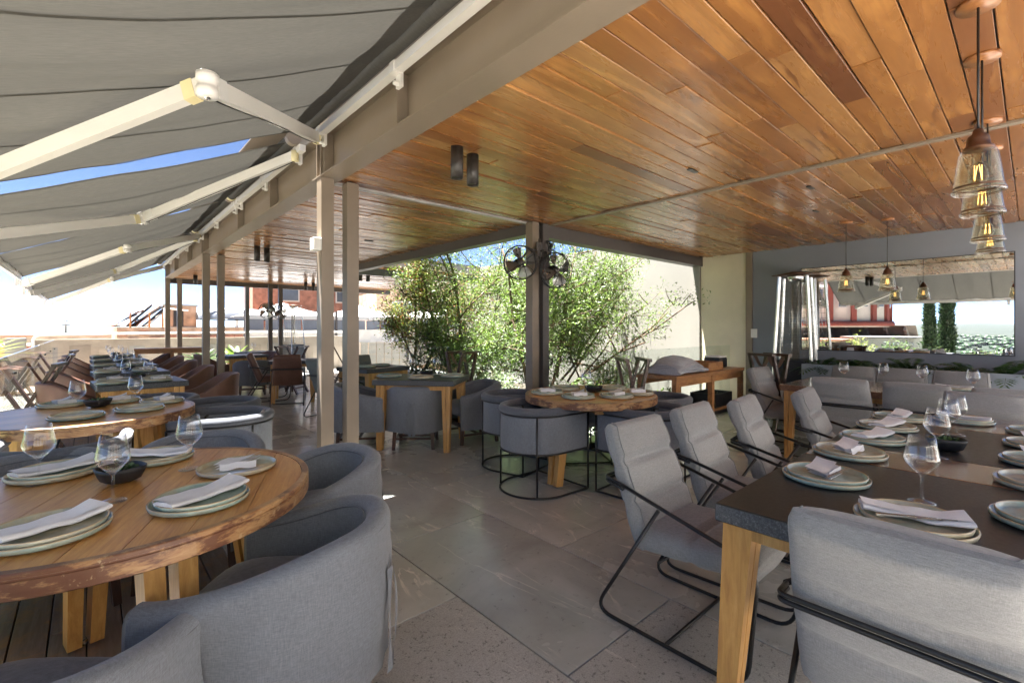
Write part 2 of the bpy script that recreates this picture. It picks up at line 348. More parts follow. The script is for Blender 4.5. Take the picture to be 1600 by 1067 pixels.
# ------------------------------------------------------------------ geometry helpers
class G:
    def __init__(s): s.v = []; s.f = []; s.sm = []
    def add(s, vs, fs, smooth=False):
        o = len(s.v); s.v.extend([tuple(p) for p in vs]); s.f.extend([tuple(i + o for i in f) for f in fs]); s.sm.extend([smooth] * len(fs)); return s
    def box(s, c, d, rot=None, taper=1.0):
        hx, hy, hz = d[0] / 2, d[1] / 2, d[2] / 2
        vs = [Vector((x * hx * (taper if z < 0 else 1), y * hy * (taper if z < 0 else 1), z * hz)) for z in (-1, 1) for x, y in ((-1, -1), (1, -1), (1, 1), (-1, 1))]
        if rot is not None: vs = [rot @ p for p in vs]
        vs = [p + Vector(c) for p in vs]
        return s.add(vs, [(3, 2, 1, 0), (4, 5, 6, 7), (0, 1, 5, 4), (1, 2, 6, 5), (2, 3, 7, 6), (3, 0, 4, 7)])
    def cbox(s, c, d, ch=.004, rot=None):
        # box with chamfered edges
        b = bmesh.new(); bmesh.ops.create_cube(b, size=1)
        for q in b.verts: q.co = Vector((q.co.x * d[0], q.co.y * d[1], q.co.z * d[2]))
        bmesh.ops.bevel(b, geom=list(b.edges), offset=min(ch, min(d) * .45), segments=1, affect='EDGES', profile=.5)
        b.verts.index_update()
        vs = [(rot @ q.co if rot is not None else q.co) + Vector(c) for q in b.verts]
        fs = [[q.index for q in f.verts] for f in b.faces]; b.free()
        return s.add(vs, fs)
    def beam(s, p, q, wd, ht, up=(0, 0, 1), taper=None):
        p, q = Vector(p), Vector(q); t = (q - p).normalized(); u = Vector(up)
        sd = t.cross(u)
        if sd.length < 1e-4: sd = t.cross(Vector((1, 0, 0)))
        sd.normalize(); u = sd.cross(t).normalized()
        e = taper or 1.0
        vs = [p + sd * a * wd / 2 + u * b * ht / 2 for a, b in ((-1, -1), (1, -1), (1, 1), (-1, 1))] + [q + sd * a * wd / 2 * e + u * b * ht / 2 * e for a, b in ((-1, -1), (1, -1), (1, 1), (-1, 1))]
        return s.add(vs, [(3, 2, 1, 0), (4, 5, 6, 7), (0, 1, 5, 4), (1, 2, 6, 5), (2, 3, 7, 6), (3, 0, 4, 7)])
    def tube(s, pts, r, n=8, closed=False):
        pts = [Vector(p) for p in pts]; m = len(pts)
        rr = r if isinstance(r, (list, tuple)) else [r] * m
        tang = []
        for i in range(m):
            a = pts[(i - 1) % m] if (closed or i > 0) else pts[i]; b = pts[(i + 1) % m] if (closed or i < m - 1) else pts[i]
            t = (b - a); tang.append(t.normalized() if t.length > 1e-9 else Vector((0, 0, 1)))
        nrm = tang[0].orthogonal().normalized(); vs = []
        for i in range(m):
            if i:
                nrm = nrm - tang[i] * nrm.dot(tang[i])
                nrm = nrm.normalized() if nrm.length > 1e-6 else tang[i].orthogonal().normalized()
            bn = tang[i].cross(nrm)
            for j in range(n):
                a = 2 * math.pi * j / n
                vs.append(pts[i] + (nrm * math.cos(a) + bn * math.sin(a)) * rr[i])
        fs = []
        for i in range(m if closed else m - 1):
            for j in range(n):
                i2 = (i + 1) % m
                fs.append((i * n + j, i * n + (j + 1) % n, i2 * n + (j + 1) % n, i2 * n + j))
        if not closed:
            fs.append(tuple(reversed(range(n)))); fs.append(tuple((m - 1) * n + j for j in range(n)))
        return s.add(vs, fs, True)
    def lathe(s, prof, n=24, c=(0, 0, 0), sq=None, cap=True):
        vs = []; fs = []; m = len(prof)
        for r, z in prof:
            for j in range(n):
                a = 2 * math.pi * j / n; q = 1
                if sq: q = 1 / (abs(math.cos(a)) ** sq + abs(math.sin(a)) ** sq) ** (1 / sq)
                vs.append((c[0] + r * q * math.cos(a), c[1] + r * q * math.sin(a), c[2] + z))
        for i in range(m - 1):
            for j in range(n):
                fs.append((i * n + j, i * n + (j + 1) % n, (i + 1) * n + (j + 1) % n, (i + 1) * n + j))
        if cap and prof[0][0] > 1e-5: fs.append(tuple(reversed(range(n))))
        if cap and prof[-1][0] > 1e-5: fs.append(tuple((m - 1) * n + j for j in range(n)))
        return s.add(vs, fs, True)
    def grid(s, fn, nu, nv, closeu=False, closev=False, smooth=True):
        vs = [fn(i / (nu if closeu else nu - 1), j / (nv if closev else nv - 1)) for i in range(nu) for j in range(nv)]
        fs = []
        for i in range(nu if closeu else nu - 1):
            for j in range(nv if closev else nv - 1):
                i2, j2 = (i + 1) % nu, (j + 1) % nv
                fs.append((i * nv + j, i2 * nv + j, i2 * nv + j2, i * nv + j2))
        return s.add(vs, fs, smooth)
    def prism(s, poly, z0, z1, ins=.0):
        n = len(poly); vs = [(x, y, z0) for x, y in poly] + [(x, y, z1) for x, y in poly]
        fs = [tuple(reversed(range(n))), tuple(range(n, 2 * n))] + [(i, (i + 1) % n, n + (i + 1) % n, n + i) for i in range(n)]
        return s.add(vs, fs)
    def mesh(s, name, mats):
        me = bpy.data.meshes.new(name); me.from_pydata(s.v, [], s.f)
        me.polygons.foreach_set('use_smooth', s.sm)
        for m in (mats if isinstance(mats, (list, tuple)) else [mats]): me.materials.append(M[m] if isinstance(m, str) else m)
        me.update(); return me
    def obj(s, name, mats, parent=None, loc=None, rz=None, weld=False):
        me = s.mesh(name, mats)
        b = bmesh.new(); b.from_mesh(me)
        if weld: bmesh.ops.remove_doubles(b, verts=b.verts, dist=1e-5)
        bmesh.ops.recalc_face_normals(b, faces=b.faces); b.to_mesh(me); b.free()
        return link(name, me, parent, loc, rz)

def link(name, me, parent=None, loc=None, rz=None):
    o = bpy.data.objects.new(name, me); COL.objects.link(o)
    if parent is not None: o.parent = parent
    if loc is not None: o.location = loc
    if rz is not None: o.rotation_euler = (0, 0, rz)
    return o
def tag(o, label, cat, group=None):
    o['label'] = label; o['category'] = cat
    if group: o['group'] = group
    return o
def thing(name, label, cat, loc=(0, 0, 0), rz=0, group=None):
    return tag(link(name, None, None, loc, rz), label, cat, group)
def kind(o, k): o['kind'] = k; return o
def copy_tree(o, loc, rz, label=None, group=None):
    def cp(x, par):
        c = x.copy(); COL.objects.link(c)
        if par is not None: c.parent = par
        for ch in list(x.children): cp(ch, c)
        return c
    r = cp(o, None); r.location = loc; r.rotation_euler = (0, 0, rz)
    if label: r['label'] = label
    if group: r['group'] = group
    return r
class Proto:
    """first use places the original, later uses place copies"""
    def __init__(s, o): s.o = o; s.used = False
    def put(s, loc, rz, label, group=None):
        if not s.used:
            s.used = True; r = s.o; r.location = loc; r.rotation_euler = (0, 0, rz); r['label'] = label
            if group: r['group'] = group
            return r
        return copy_tree(s.o, loc, rz, label, group)
def face(dx, dy): return math.atan2(-dx, dy)
def bend(pts, rad, seg=5):
    pts = [Vector(p) for p in pts]; out = [pts[0]]
    for i in range(1, len(pts) - 1):
        a, b, c = pts[i - 1], pts[i], pts[i + 1]
        u = (a - b); v = (c - b); r = min(rad, u.length * .48, v.length * .48)
        p, q = b + u.normalized() * r, b + v.normalized() * r
        for k in range(seg + 1):
            t = k / seg; out.append(p * (1 - t) ** 2 + b * 2 * t * (1 - t) + q * t * t)
    out.append(pts[-1]); return out
def nz(x, y, z=0, s=1): return noise.noise(Vector((x * s, y * s, z * s)))
def unit(name, mat, ch=(.006, .006, .006), dims=(1, 1, 1)):
    b = G().cbox((0, 0, 0), (1, 1, 1), .01); return b.mesh(name, mat)
#@@BODY
# ------------------------------------------------------------------ large structure
CZ = 2.55                      # underside of the ceiling boards
EX, NX, NY, WX, FY = 1.45, 3.86, 3.83, 7.9, 14.2   # eave, court corner, wall plane, far end

def build_floor():
    base = kind(G().box((3.85, 6.3, -.13), (9.0, 18.4, .21)).obj('floor', 'grout'), 'structure')
    cache = {}; rr = random.Random(3)
    for ci in range(10):
        x0 = .605 + .765 * ci; x1 = min(x0 + .765, 8.0)
        y = 1.2 - 2.9 + (0 if ci % 2 else -.725)
        while y < 15.3:
            a, b = y, min(y + 1.45, 15.4)
            y += 1.45
            if b - a < .2 or (x0 > NX - .1 and a > NY and b < 9.3): continue
            m = 'stone_pitted' if (b < 1.3 or (ci == 0 and b < 3.0)) else 'stone_smooth'
            key = (round(x1 - x0, 2), round(b - a, 2), m)
            if key not in cache: cache[key] = G().cbox((0, 0, 0), (x1 - x0 - .007, b - a - .007, .02), .0015).mesh('tile', m)
            o = link('tile', cache[key], base, ((x0 + x1) / 2, (a + b) / 2, -.0105 + rr.uniform(-.0008, .0008)))
            o.rotation_euler = (rr.uniform(-.0005, .0005), rr.uniform(-.0005, .0005), 0)
    return base
floor = build_floor()

def build_deck():
    base = kind(G().box((-.05, 6.3, -.14), (1.28, 18.4, .17)).obj('deck', 'dark_wood'), 'structure')
    rr = random.Random(5); cache = {}
    wd = .1225
    for i in range(10):
        x = -.62 + wd * (i + .5); y = -2.6 - rr.random() * 1.5
        while y < 15.2:
            L = rr.choice((2.4, 3.0, 3.6)); a = max(y, -2.8); b = min(y + L, 15.4); y += L
            if b - a < .1: continue
            key = round(b - a, 2)
            if key not in cache: cache[key] = G().cbox((0, 0, 0), (wd - .006, b - a - .004, .024), .002).mesh('deck_board', 'deck_wood')
            link('deck_board', cache[key], base, (x, (a + b) / 2, -.013 + rr.uniform(-.0015, .0015)))
build_deck()

def build_ceiling():
    root = kind(link('ceiling', None), 'structure')
    rr = random.Random(11); cache = {}; wd = .118; count = 0
    lens = (1.0, 1.5, 2.0, 2.4, 2.8, 3.2)
    rest = G()
    def row(x0, x1, y, single):
        nonlocal count
        x = x0 - rr.random() * 1.2
        while x < x1 - .01:
            L = rr.choice(lens); a, b = max(x, x0), min(x + L, x1)
            if x1 - b < .18: b = x1
            x = b
            if b - a < .06: continue
            z = CZ + .009 + rr.uniform(-.006, .006)
            if single and count < 299:
                key = round(b - a, 2)
                if key not in cache: cache[key] = G().cbox((0, 0, 0), (b - a - .004, wd - .006, .018), .0022).mesh('plank', 'ceiling_wood')
                o = link('plank', cache[key], root, ((a + b) / 2, y, z)); count += 1
                o.rotation_euler = (rr.uniform(-.024, .024), rr.uniform(-.002, .002), rr.uniform(-.0012, .0012))
            else:
                rest.cbox(((a + b) / 2, y, z), (b - a - .004, wd - .006, .018), .0022)
    y = .04 - wd
    while y < NY:
        row(EX + .07, WX, y, True); y += wd
    while y < FY:
        row(EX + .07, NX, y, True)
        if y > 9.1: row(NX, 7.2, y, False)
        y += wd
    y = -.1 - wd * .5
    y = .04 - 2 * wd
    while y > -.3: row(EX + .07, WX, y, False); y -= wd
    kind(rest.obj('plank', 'ceiling_wood', root), 'stuff')
    r = G().box(((EX + WX) / 2 + .12, 1.775, 2.74), (WX - EX + .2, 4.15, .24)); r.box(((EX + NX) / 2 + .03, 9.06, 2.74), (NX - EX, 10.38, .24)); r.box((5.55, 11.65, 2.739), (3.28, 5.0, .238))
    r.obj('roof_deck', 'roof_sheet', root)
build_ceiling()

def post(name, x, y, s, z1, mat, label, group):
    o = thing(name, label, 'post', (x, y, 0), 0, group)
    G().box((0, 0, z1 / 2), (s, s, z1)).obj('shaft', mat, o)
    G().box((0, 0, .006), (s + .05, s + .05, .012)).obj('base_plate', mat, o)
    return o
gp = 'steel posts carrying the roof'
post('steel_post', 1.42, 3.83, .1, 2.54, 'taupe_steel', 'nearest taupe steel post with the white box on its side', gp)
post('steel_post', 1.63, 3.83, .1, 2.54, 'taupe_steel', 'taupe steel post just behind the nearest one under the eave', gp)
post('steel_post', 1.42, 9.05, .1, 2.54, 'taupe_steel', 'front post of the second pair along the eave', gp)
post('steel_post', 1.63, 9.05, .1, 2.54, 'taupe_steel', 'inner post of the second pair along the eave', gp)
post('steel_post', 1.42, 14.1, .1, 2.54, 'taupe_steel', 'outer corner post at the far end of the roof', gp)
post('steel_post', 1.66, 14.1, .1, 2.54, 'taupe_steel', 'second post from the far outer corner of the roof', gp)
post('steel_post', 3.35, 15.0, .1, 2.54, 'dark_steel', 'thin dark post standing alone beyond the far roof beam', gp)
post('steel_post', 3.72, 14.1, .1, 2.54, 'dark_steel', 'left dark post of the far pair with the small fan', gp)
post('steel_post', 3.98, 14.1, .1, 2.54, 'dark_steel', 'right dark post of the far pair with the small fan', gp)
# the court column: two square tubes with a recessed plate between them
o = thing('court_column', 'dark brown steel column at the court corner carrying two fans', 'column', (3.84, 3.83, 0))
G().box((-.075, 0, 1.27), (.10, .11, 2.54)).obj('shaft', 'taupe_steel', o)
G().box((.095, 0, 1.27), (.10, .11, 2.54)).obj('shaft', 'dark_steel', o)
G().box((.01, .02, 1.27), (.07, .04, 2.54)).obj('web_plate', 'dark_steel', o)
G().box((.01, 0, .006), (.34, .17, .012)).obj('base_plate', 'dark_steel', o)

def ibeam(name, p, q, h, fw, mat, label, stiff=()):
    o = thing(name, label, 'beam', p)
    d = Vector(q) - Vector(p); L = d.length; u = d.normalized(); ang = math.atan2(u.y, u.x); o.rotation_euler = (0, 0, ang)
    G().box((L / 2, 0, h / 2), (L, .012, h - .024)).obj('web', mat, o)
    G().box((L / 2, 0, .006), (L, fw, .012)).obj('bottom_flange', mat, o)
    G().box((L / 2, 0, h - .006), (L, fw, .012)).obj('top_flange', mat, o)
    for s in stiff:
        for sd in (-1, 1): G().box((s, sd * (fw / 4 + .003), h / 2), (.01, fw / 2 - .012, h - .026)).obj('stiffener', mat, o)
    return o
ibeam('eave_beam', (EX, -.3, 2.545), (EX, 14.3, 2.545), .34, .17, 'taupe_steel', 'long taupe steel I beam along the eave above the awnings side',
      [.3 + v for v in (.6, 2.55, 3.72, 3.80, 3.88, 5.2, 6.6, 8.95, 9.03, 9.11, 10.6, 12.4, 13.9, 14.05)])
tag(G().box((NX - .03, 6.45, 2.49), (.07, 5.2, .125)).box((NX + .05, 6.45, 2.51), (.08, 5.2, .16)).obj('court_beam', 'dark_steel'), 'dark roof edge beam running away from the fan column', 'beam')
tag(G().box((5.9, NY + .03, 2.475), (4.0, .07, .15)).box((5.9, NY + .115, 2.50), (4.0, .09, .2)).obj('court_beam', 'dark_steel'), 'dark roof edge beam from the fan column to the cream wall', 'beam')
tag(G().box((4.4, FY + .06, 2.52), (6.0, .09, .17)).obj('end_beam', 'dark_steel'), 'dark beam closing the far end of the timber ceiling', 'beam')
tag(G().box((5.6, 9.02, 2.48), (3.4, .08, .15)).obj('court_beam', 'dark_steel'), 'dark roof edge beam across the back of the planted court', 'beam')
tag(G().box((4.03, 1.55, 2.541), (.055, 4.5, .016)).obj('ceiling_trim', 'taupe_steel'), 'long taupe metal strip crossing the ceiling boards near the lamps', 'trim')
tag(G().box((2.68, 3.9, 2.540), (2.3, .05, .018)).obj('ceiling_trim', 'roof_sheet'), 'pale metal strip across the ceiling from the eave posts to the fan column', 'trim')

# walls on the lamp side
o = thing('grey_wall', 'plain blue grey wall with the wide mirror on it', 'wall', (8.0, 0, 0))
G().box((0, 1.15, 1.35), (.2, 3.7, 2.7)).obj('wall', 'grey_wall', o)
G().box((-.112, 2.55, .06), (.02, .9, .12)).obj('skirting', 'black_box', o)
tag(G().box((7.985, 3.05, 1.35), (.23, .095, 2.7)).obj('wall_pilaster', 'taupe_steel'), 'narrow taupe pilaster between the grey wall and the cream wall', 'pilaster')
tag(G().box((8.0, 3.48, 1.35), (.2, .755, 2.7)).obj('cream_wall', 'cream_wall'), 'plain cream wall panel beside the court glass', 'wall')
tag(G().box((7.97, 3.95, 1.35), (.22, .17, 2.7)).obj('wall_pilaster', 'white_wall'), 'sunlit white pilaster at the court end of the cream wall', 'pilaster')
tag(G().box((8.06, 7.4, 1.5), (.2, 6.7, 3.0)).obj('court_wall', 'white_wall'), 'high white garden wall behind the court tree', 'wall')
o = thing('wall_mirror', 'wide frameless mirror on the grey wall reflecting awnings and valley', 'mirror', (7.888, 1.22, 1.615))
G().box((0, 0, 0), (.012, 2.16, 1.19)).obj('mirror_glass', 'mirror_silver', o)
G().box((.007, 0, 0), (.004, 2.18, 1.21)).obj('backing', 'black_box', o)
tag(G().cbox((7.875, 2.97, 1.25), (.03, .09, .14), .004).obj('wall_socket', 'white_plastic'), 'small white socket box on the grey wall by the pilaster', 'socket')

o = thing('wall_planter', 'long blue grey masonry planter under the mirror', 'planter', (7.52, .1, 0))
G().box((-.3, .5, .425), (.06, 3.0, .85)).box((.28, .5, .425), (.16, 3.0, .85)).box((-.0, 1.97, .424), (.54, .06, .848)).box((0, -.97, .424), (.54, .06, .848)).obj('planter_wall', 'planter_grey', o)
G().box((0, .5, .40), (.53, 2.86, .76)).obj('soil', 'soil', o)

kind(G().box((5.85, 6.45, -.2), (3.9, 5.0, .38)).obj('court_soil', 'soil'), 'structure')

# glass screens round the court
def screen(name, p, q, h, n, label, mat='pane_glass'):
    p, q = Vector(p), Vector(q); L = (q - p).length; ang = math.atan2(q.y - p.y, q.x - p.x)
    o = thing(name, label, 'glass screen', p, ang)
    for i in range(n):
        a, b = L * i / n + .008, L * (i + 1) / n - .008
        G().box(((a + b) / 2, 0, h / 2 + .03), (b - a, .012, h - .06)).obj('pane', mat, o)
    G().box((L / 2, 0, .03), (L, .05, .06)).obj('floor_channel', 'black_metal', o)
    return o
screen('glass_screen', (4.05, 3.3, 0), (7.75, 3.3, 0), 1.06, 3, 'clear glass screen behind the wooden console and the small round table')
screen('glass_screen', (3.98, 8.9, 0), (3.98, 3.36, 0), 1.06, 4, 'clear glass screen behind the square stone topped table')
o = screen('glass_railing', (-.6, -2.0, 0), (-.6, 15.2, 0), 1.06, 11, 'clear glass railing along the open edge of the deck')
for i in range(12):
    for z in (.25, .85): G().lathe([(.02, -.012), (.02, .012)], 10, (17.2 * i / 11, -.0, z)).obj('clamp', 'black_metal', o)

o = thing('fill_house_front', 'unseen white house front added behind the camera to bounce fill light', 'building', (3.0, -4.7, 0))  # added out of view, white so it throws fill light under the roof
G().box((0, -.2, 2.6), (15.0, .4, 5.2)).obj('wall', 'fill_front_white', o)
for x in (-5.2, -2.6, 2.6, 5.2):  # windows and door invented to dress the unseen front
    f = G().box((x, .02, 1.5), (1.1, .08, 1.5)).obj('window', 'dark_wood', o); G().box((x - .26, .065, 1.5), (.46, .02, 1.36)).box((x + .26, .065, 1.5), (.46, .02, 1.36)).obj('pane', 'glass_dark', f)
dr = G().box((0, .02, 1.1), (1.3, .08, 2.2)).obj('door', 'console_wood', o); G().tube([(.5, .09, .95), (.5, .09, 1.2)], .015, 8).obj('handle', 'bright_steel', dr)
G().box((0, -.1, 5.26), (15.3, .7, .12)).obj('cornice', 'concrete', o)

# parapet at the far end with the white pipe on it
o = thing('terrace_parapet', 'long stained cream parapet wall closing the far end of the terrace', 'wall', (2.8, 15.55, 0))
G().box((0, 0, .53), (7.6, .2, 1.06)).obj('wall', 'stucco_old', o)
for i in range(14): G().box((-3.5 + i * .54, -.106, .45 + .04 * math.sin(i * 2.1)), (.3 + .1 * math.sin(i), .008, .85)).obj('render_patch', 'white_wall' if i % 3 == 0 else 'stucco_old', o)
G().box((-4.05, .1, .5), (.32, .4, 1.2)).obj('pier', 'concrete', o)
tag(G().tube(bend([(-.95, 15.38, 0), (-.95, 15.38, 1.17), (1.4, 15.38, 1.2), (6.4, 15.38, 1.2)], .15), .028, 8).obj('white_pipe', 'white_alu'), 'long white pipe running along the top of the far parapet', 'pipe')

# ------------------------------------------------------------------ land, haze and town
def build_land():
    vs, fs = [], []; rad = [0, 12, 25, 40, 60, 90, 140, 220, 340, 520, 800, 1200, 1700, 2300, 3000, 3700, 4400, 5000, 5600, 6000]; n = 120
    for r in rad:
        for j in range(n):
            a = 2 * math.pi * j / n; x, y = r * math.sin(a), r * math.cos(a)
            z = -4.2 - 26 * min(1, max(0, (r - 20) / 160)) ** .7
            if r > 200: z += 3 * nz(x, y, 0, .004)
            if r > 2500: z += max(0, (r - 2500) / 3500) * (62 + 45 * nz(math.sin(a) * 3, math.cos(a) * 3, 3.1, 1) + 22 * nz(math.sin(a) * 14, math.cos(a) * 14, 1, 1))
            vs.append((x, y, z))
    for i in range(len(rad) - 1):
        for j in range(n): fs.append((i * n + j, i * n + (j + 1) % n, (i + 1) * n + (j + 1) % n, (i + 1) * n + j))
    kind(G().add(vs, fs, True).obj('ground', 'land'), 'structure')
    rr = random.Random(21); g = G(); t = G()
    def hz(r): return -4.2 - 26 * min(1, max(0, (r - 20) / 160)) ** .7
    for i in range(1700):
        r = 230 * math.exp(rr.random() * 2.2); a = rr.choice((rr.uniform(-1.75, -1.0), rr.uniform(-.7, .3))); x, y = r * math.sin(a), r * math.cos(a)
        s = rr.uniform(4, 10); h = rr.uniform(2.5, 5)
        g.box((x, y, hz(r) + h / 2 - 1), (s, s * rr.uniform(.6, 1.6), h + 2), Matrix.Rotation(rr.random() * 3, 3, 'Z'))
    kind(g.obj('town', 'town_wall'), 'stuff')
    for i in range(5200):
        r = 120 * math.exp(rr.random() * 3.0); a = rr.choice((rr.uniform(-1.8, -.95), rr.uniform(-.8, .4))); x, y = r * math.sin(a), r * math.cos(a)
        s = rr.uniform(1.6, 3.6) * (1 + r / 900); h = s * rr.uniform(.6, .9)
        t.lathe([(s * .55, 0), (s * .95, h * .35), (s * .8, h * .7), (s * .3, h)], 7, (x, y, hz(r) - .5))
    kind(t.obj('far_woodland', 'leaf_dark'), 'stuff')
kind(G().box((1.5, -10.2, -.13), (13.0, 15.0, .21)).obj('terrace', 'bounce_paving'), 'structure')  # unseen paving added behind the camera, pale to bounce sunlight inward
build_land()
HAZE = True
if HAZE:
    k = NT('haze_air'); vp = k.n('ShaderNodeVolumePrincipled'); vp.inputs['Color'].default_value = (.80, .88, 1.0, 1); vp.inputs['Density'].default_value = .00003; vp.inputs['Anisotropy'].default_value = .1
    k.l(vp.outputs[0], k.out.inputs['Volume'])
    kind(G().box((0, 0, 45), (13000, 13000, 170)).obj('haze', k.m), 'stuff')
# ------------------------------------------------------------------ awnings over the deck
AX0, AZ0, AX1, AZ1 = 1.20, 2.86, -.66, 2.03
def awn_z(x, sag=0): 
    t = (AX0 - x) / (AX0 - AX1); return AZ0 + (AZ1 - AZ0) * t
def awning(y0, y1, label, seed, sag=.05, elbows=(True, True), front_drop=0.0, AX1=AX1, AZ1=AZ1):
    o = thing('awning', label, 'awning', (AX0, (y0 + y1) / 2, 0), 0, 'awnings along the deck'); cx, cyy = AX0, (y0 + y1) / 2
    def P(x, y, z): return (x - cx, y - cyy, z)
    L = y1 - y0; nseam = max(1, round(L / .62))
    def fz(u, v):
        x = AX0 + (AX1 - AX0) * u; y = y0 + L * v
        z = AZ0 + (AZ1 - front_drop - AZ0) * u
        edge = min(v, 1 - v) * L
        z -= sag * math.sin(math.pi * u) * (1 - .75 * math.exp(-edge * 3))
        z -= .026 * math.sin(math.pi * min(1, u + .04)) ** .5 * (.5 - .5 * math.cos(2 * math.pi * v * nseam)) ** 1.5 * min(1, edge * 2)
        z += .030 * nz(x * .7, y * 2.6, seed, 1) * (u ** .6) * min(1, edge * 2) + .016 * nz(x * 1.6 + y * .8, y * 7, seed + 5, 1) * (u ** .4) + .005 * nz(x * 5 + y * 4, y * 14, seed + 9, 1)
        z -= .05 * max(0, .35 - edge) * u * (1 + nz(x * 3, seed, 0, 1))
        return x, y, z
    def f(i, j): return P(*fz(i, j))
    G().grid(f, 26, int(L * 26), smooth=True).obj('fabric', 'awning_grey', o)
    for s in range(nseam + 1):
        v = min(max(s / nseam, .004), .996)
        def fs(i, j):
            x, y, z = fz(i, v); return P(x, y + (j - .5) * .018, z - .004)
        G().grid(fs, 26, 2).obj('seam', 'awning_seam', o)
    def fr(i, j):  # dark roll of cloth at the tube
        a = 2 * math.pi * j; return P(AX0 + .06 + .05 * math.cos(a), y0 + .05 + (L - .1) * i, AZ0 + .05 + .05 * math.sin(a))
    G().grid(fr, 2, 20, closev=True).obj('cloth_roll', 'awning_seam', o)
    for yy in (y0 + .02, y1 - .02):
        cp = G().tube([P(AX0 + .06, yy - .03, AZ0 + .05), P(AX0 + .06, yy + .03, AZ0 + .05)], .056, 18); cp.sm = [False] * len(cp.sm); cp.obj('roller_cap', 'yellow_plastic' if yy > y0 + 1 else 'taupe_steel', o)
    G().box(P(AX0 + .130, cyy, AZ0 - .012), (.052, L, .052)).obj('mounting_bar', 'white_alu', o)
    G().box(P(AX0 + .10, cyy, AZ0 + .115), (.52, L + .14, .012)).obj('sun_block_sheet', 'taupe_steel', o)  # sheet added over the roller gap to block a strip of sun
    G().box(P(AX1 - .02, cyy, AZ1 - front_drop), (.05, L, .07)).box(P(AX1 - .02, cyy, AZ1 - front_drop - .05), (.03, L, .03)).box(P(AX1 - .02, y0 + .38, AZ1 - front_drop - .10), (.03, .05, .12)).box(P(AX1 - .02, y1 - .38, AZ1 - front_drop - .10), (.03, .05, .12)).obj('front_bar', 'white_alu', o)
    def val(i, j): return P(AX1 - .045 + .006 * math.sin(i * L * 9), y0 + L * i, AZ1 - front_drop - .04 - .10 * j)
    nb = max(2, round(L / 1.3))
    for b in range(nb + 1):
        yb = y0 + .12 + (L - .24) * b / nb
        g = G().box(P(AX0 + .128, yb, AZ0 - .012), (.064, .05, .066)).box(P(AX0 + .150, yb, AZ0 - .075), (.02, .055, .085)); g.tube([P(AX0 + .155, yb, AZ0 - .10), P(AX0 + .11, yb, AZ0 - .10)], .013, 8)
        g.obj('bracket', 'white_alu', o)
    # folding arms
    for side, on in ((0, elbows[0]), (1, elbows[1])):
        if not on: continue
        ys = y0 + .1 if side == 0 else y1 - .1; d = 1 if side == 0 else -1
        sh = Vector(P(AX0 + .10, ys, AZ0 - .06)); el = Vector(P(.36, ys + d * min(1.42, L * .52), awn_z(.36) - .155)); fr_ = Vector(P(AX1 + .03, ys + d * .28, AZ1 - front_drop - .14))
        a = G().beam(sh, el, .045, .075).obj('upper_arm', 'white_alu', o)
        G().beam(el, fr_, .04, .07).obj('forearm', 'white_alu', o)
        G().lathe([(.0, -.05), (.036, -.05), (.036, -.046), (.042, -.044), (.042, -.014), (.038, -.012), (.038, .012), (.042, .014), (.042, .044), (.036, .046), (.036, .05), (0, .05)], 18, tuple(el)).obj('elbow_joint', 'white_alu', o)
        for en, q0, q1 in (('upper', sh, el), ('fore', el, fr_)):
            dq = (q1 - q0).normalized(); G().beam(q1 - dq * .13, q1 - dq * .045, .052, .084).obj('arm_end_cap', 'white_plastic', o)
        G().tube([el + Vector((0, 0, .052)), el + Vector((0, 0, -.056))], .011, 8).obj('pivot_bolt', 'bright_steel', o)
        G().tube([sh.lerp(el, q) + Vector((0, 0, -.046 - .006 * math.sin(q * 9))) for q in [i_ / 10 for i_ in range(11)]], .004, 5).obj('tension_cable', 'black_metal', o)
        dv = (fr_ - el).normalized(); G().beam(el + dv * .05, el + dv * .10, .047, .077).obj('elbow_collar', 'yellow_plastic', o)
        G().lathe([(0, -.05), (.03, -.045), (.03, .04), (0, .045)], 12, tuple(sh)).obj('shoulder_joint', 'yellow_plastic', o)
    return o
awning(0.0, 3.78, 'widest grey awning nearest the camera with one long folding arm', 1.0, .06, (False, True), 0, -.62, 2.05)
awning(4.10, 6.42, 'second grey awning along the eave beyond the strip of blue sky', 2.3, .09, (True, False))
awning(6.46, 8.98, 'third grey awning along the eave between the post pairs', 4.1, .07, (False, True), .0)
awning(9.12, 14.1, 'farthest grey awning along the eave sloping to the corner', 6.2, .05, (True, True), .07)

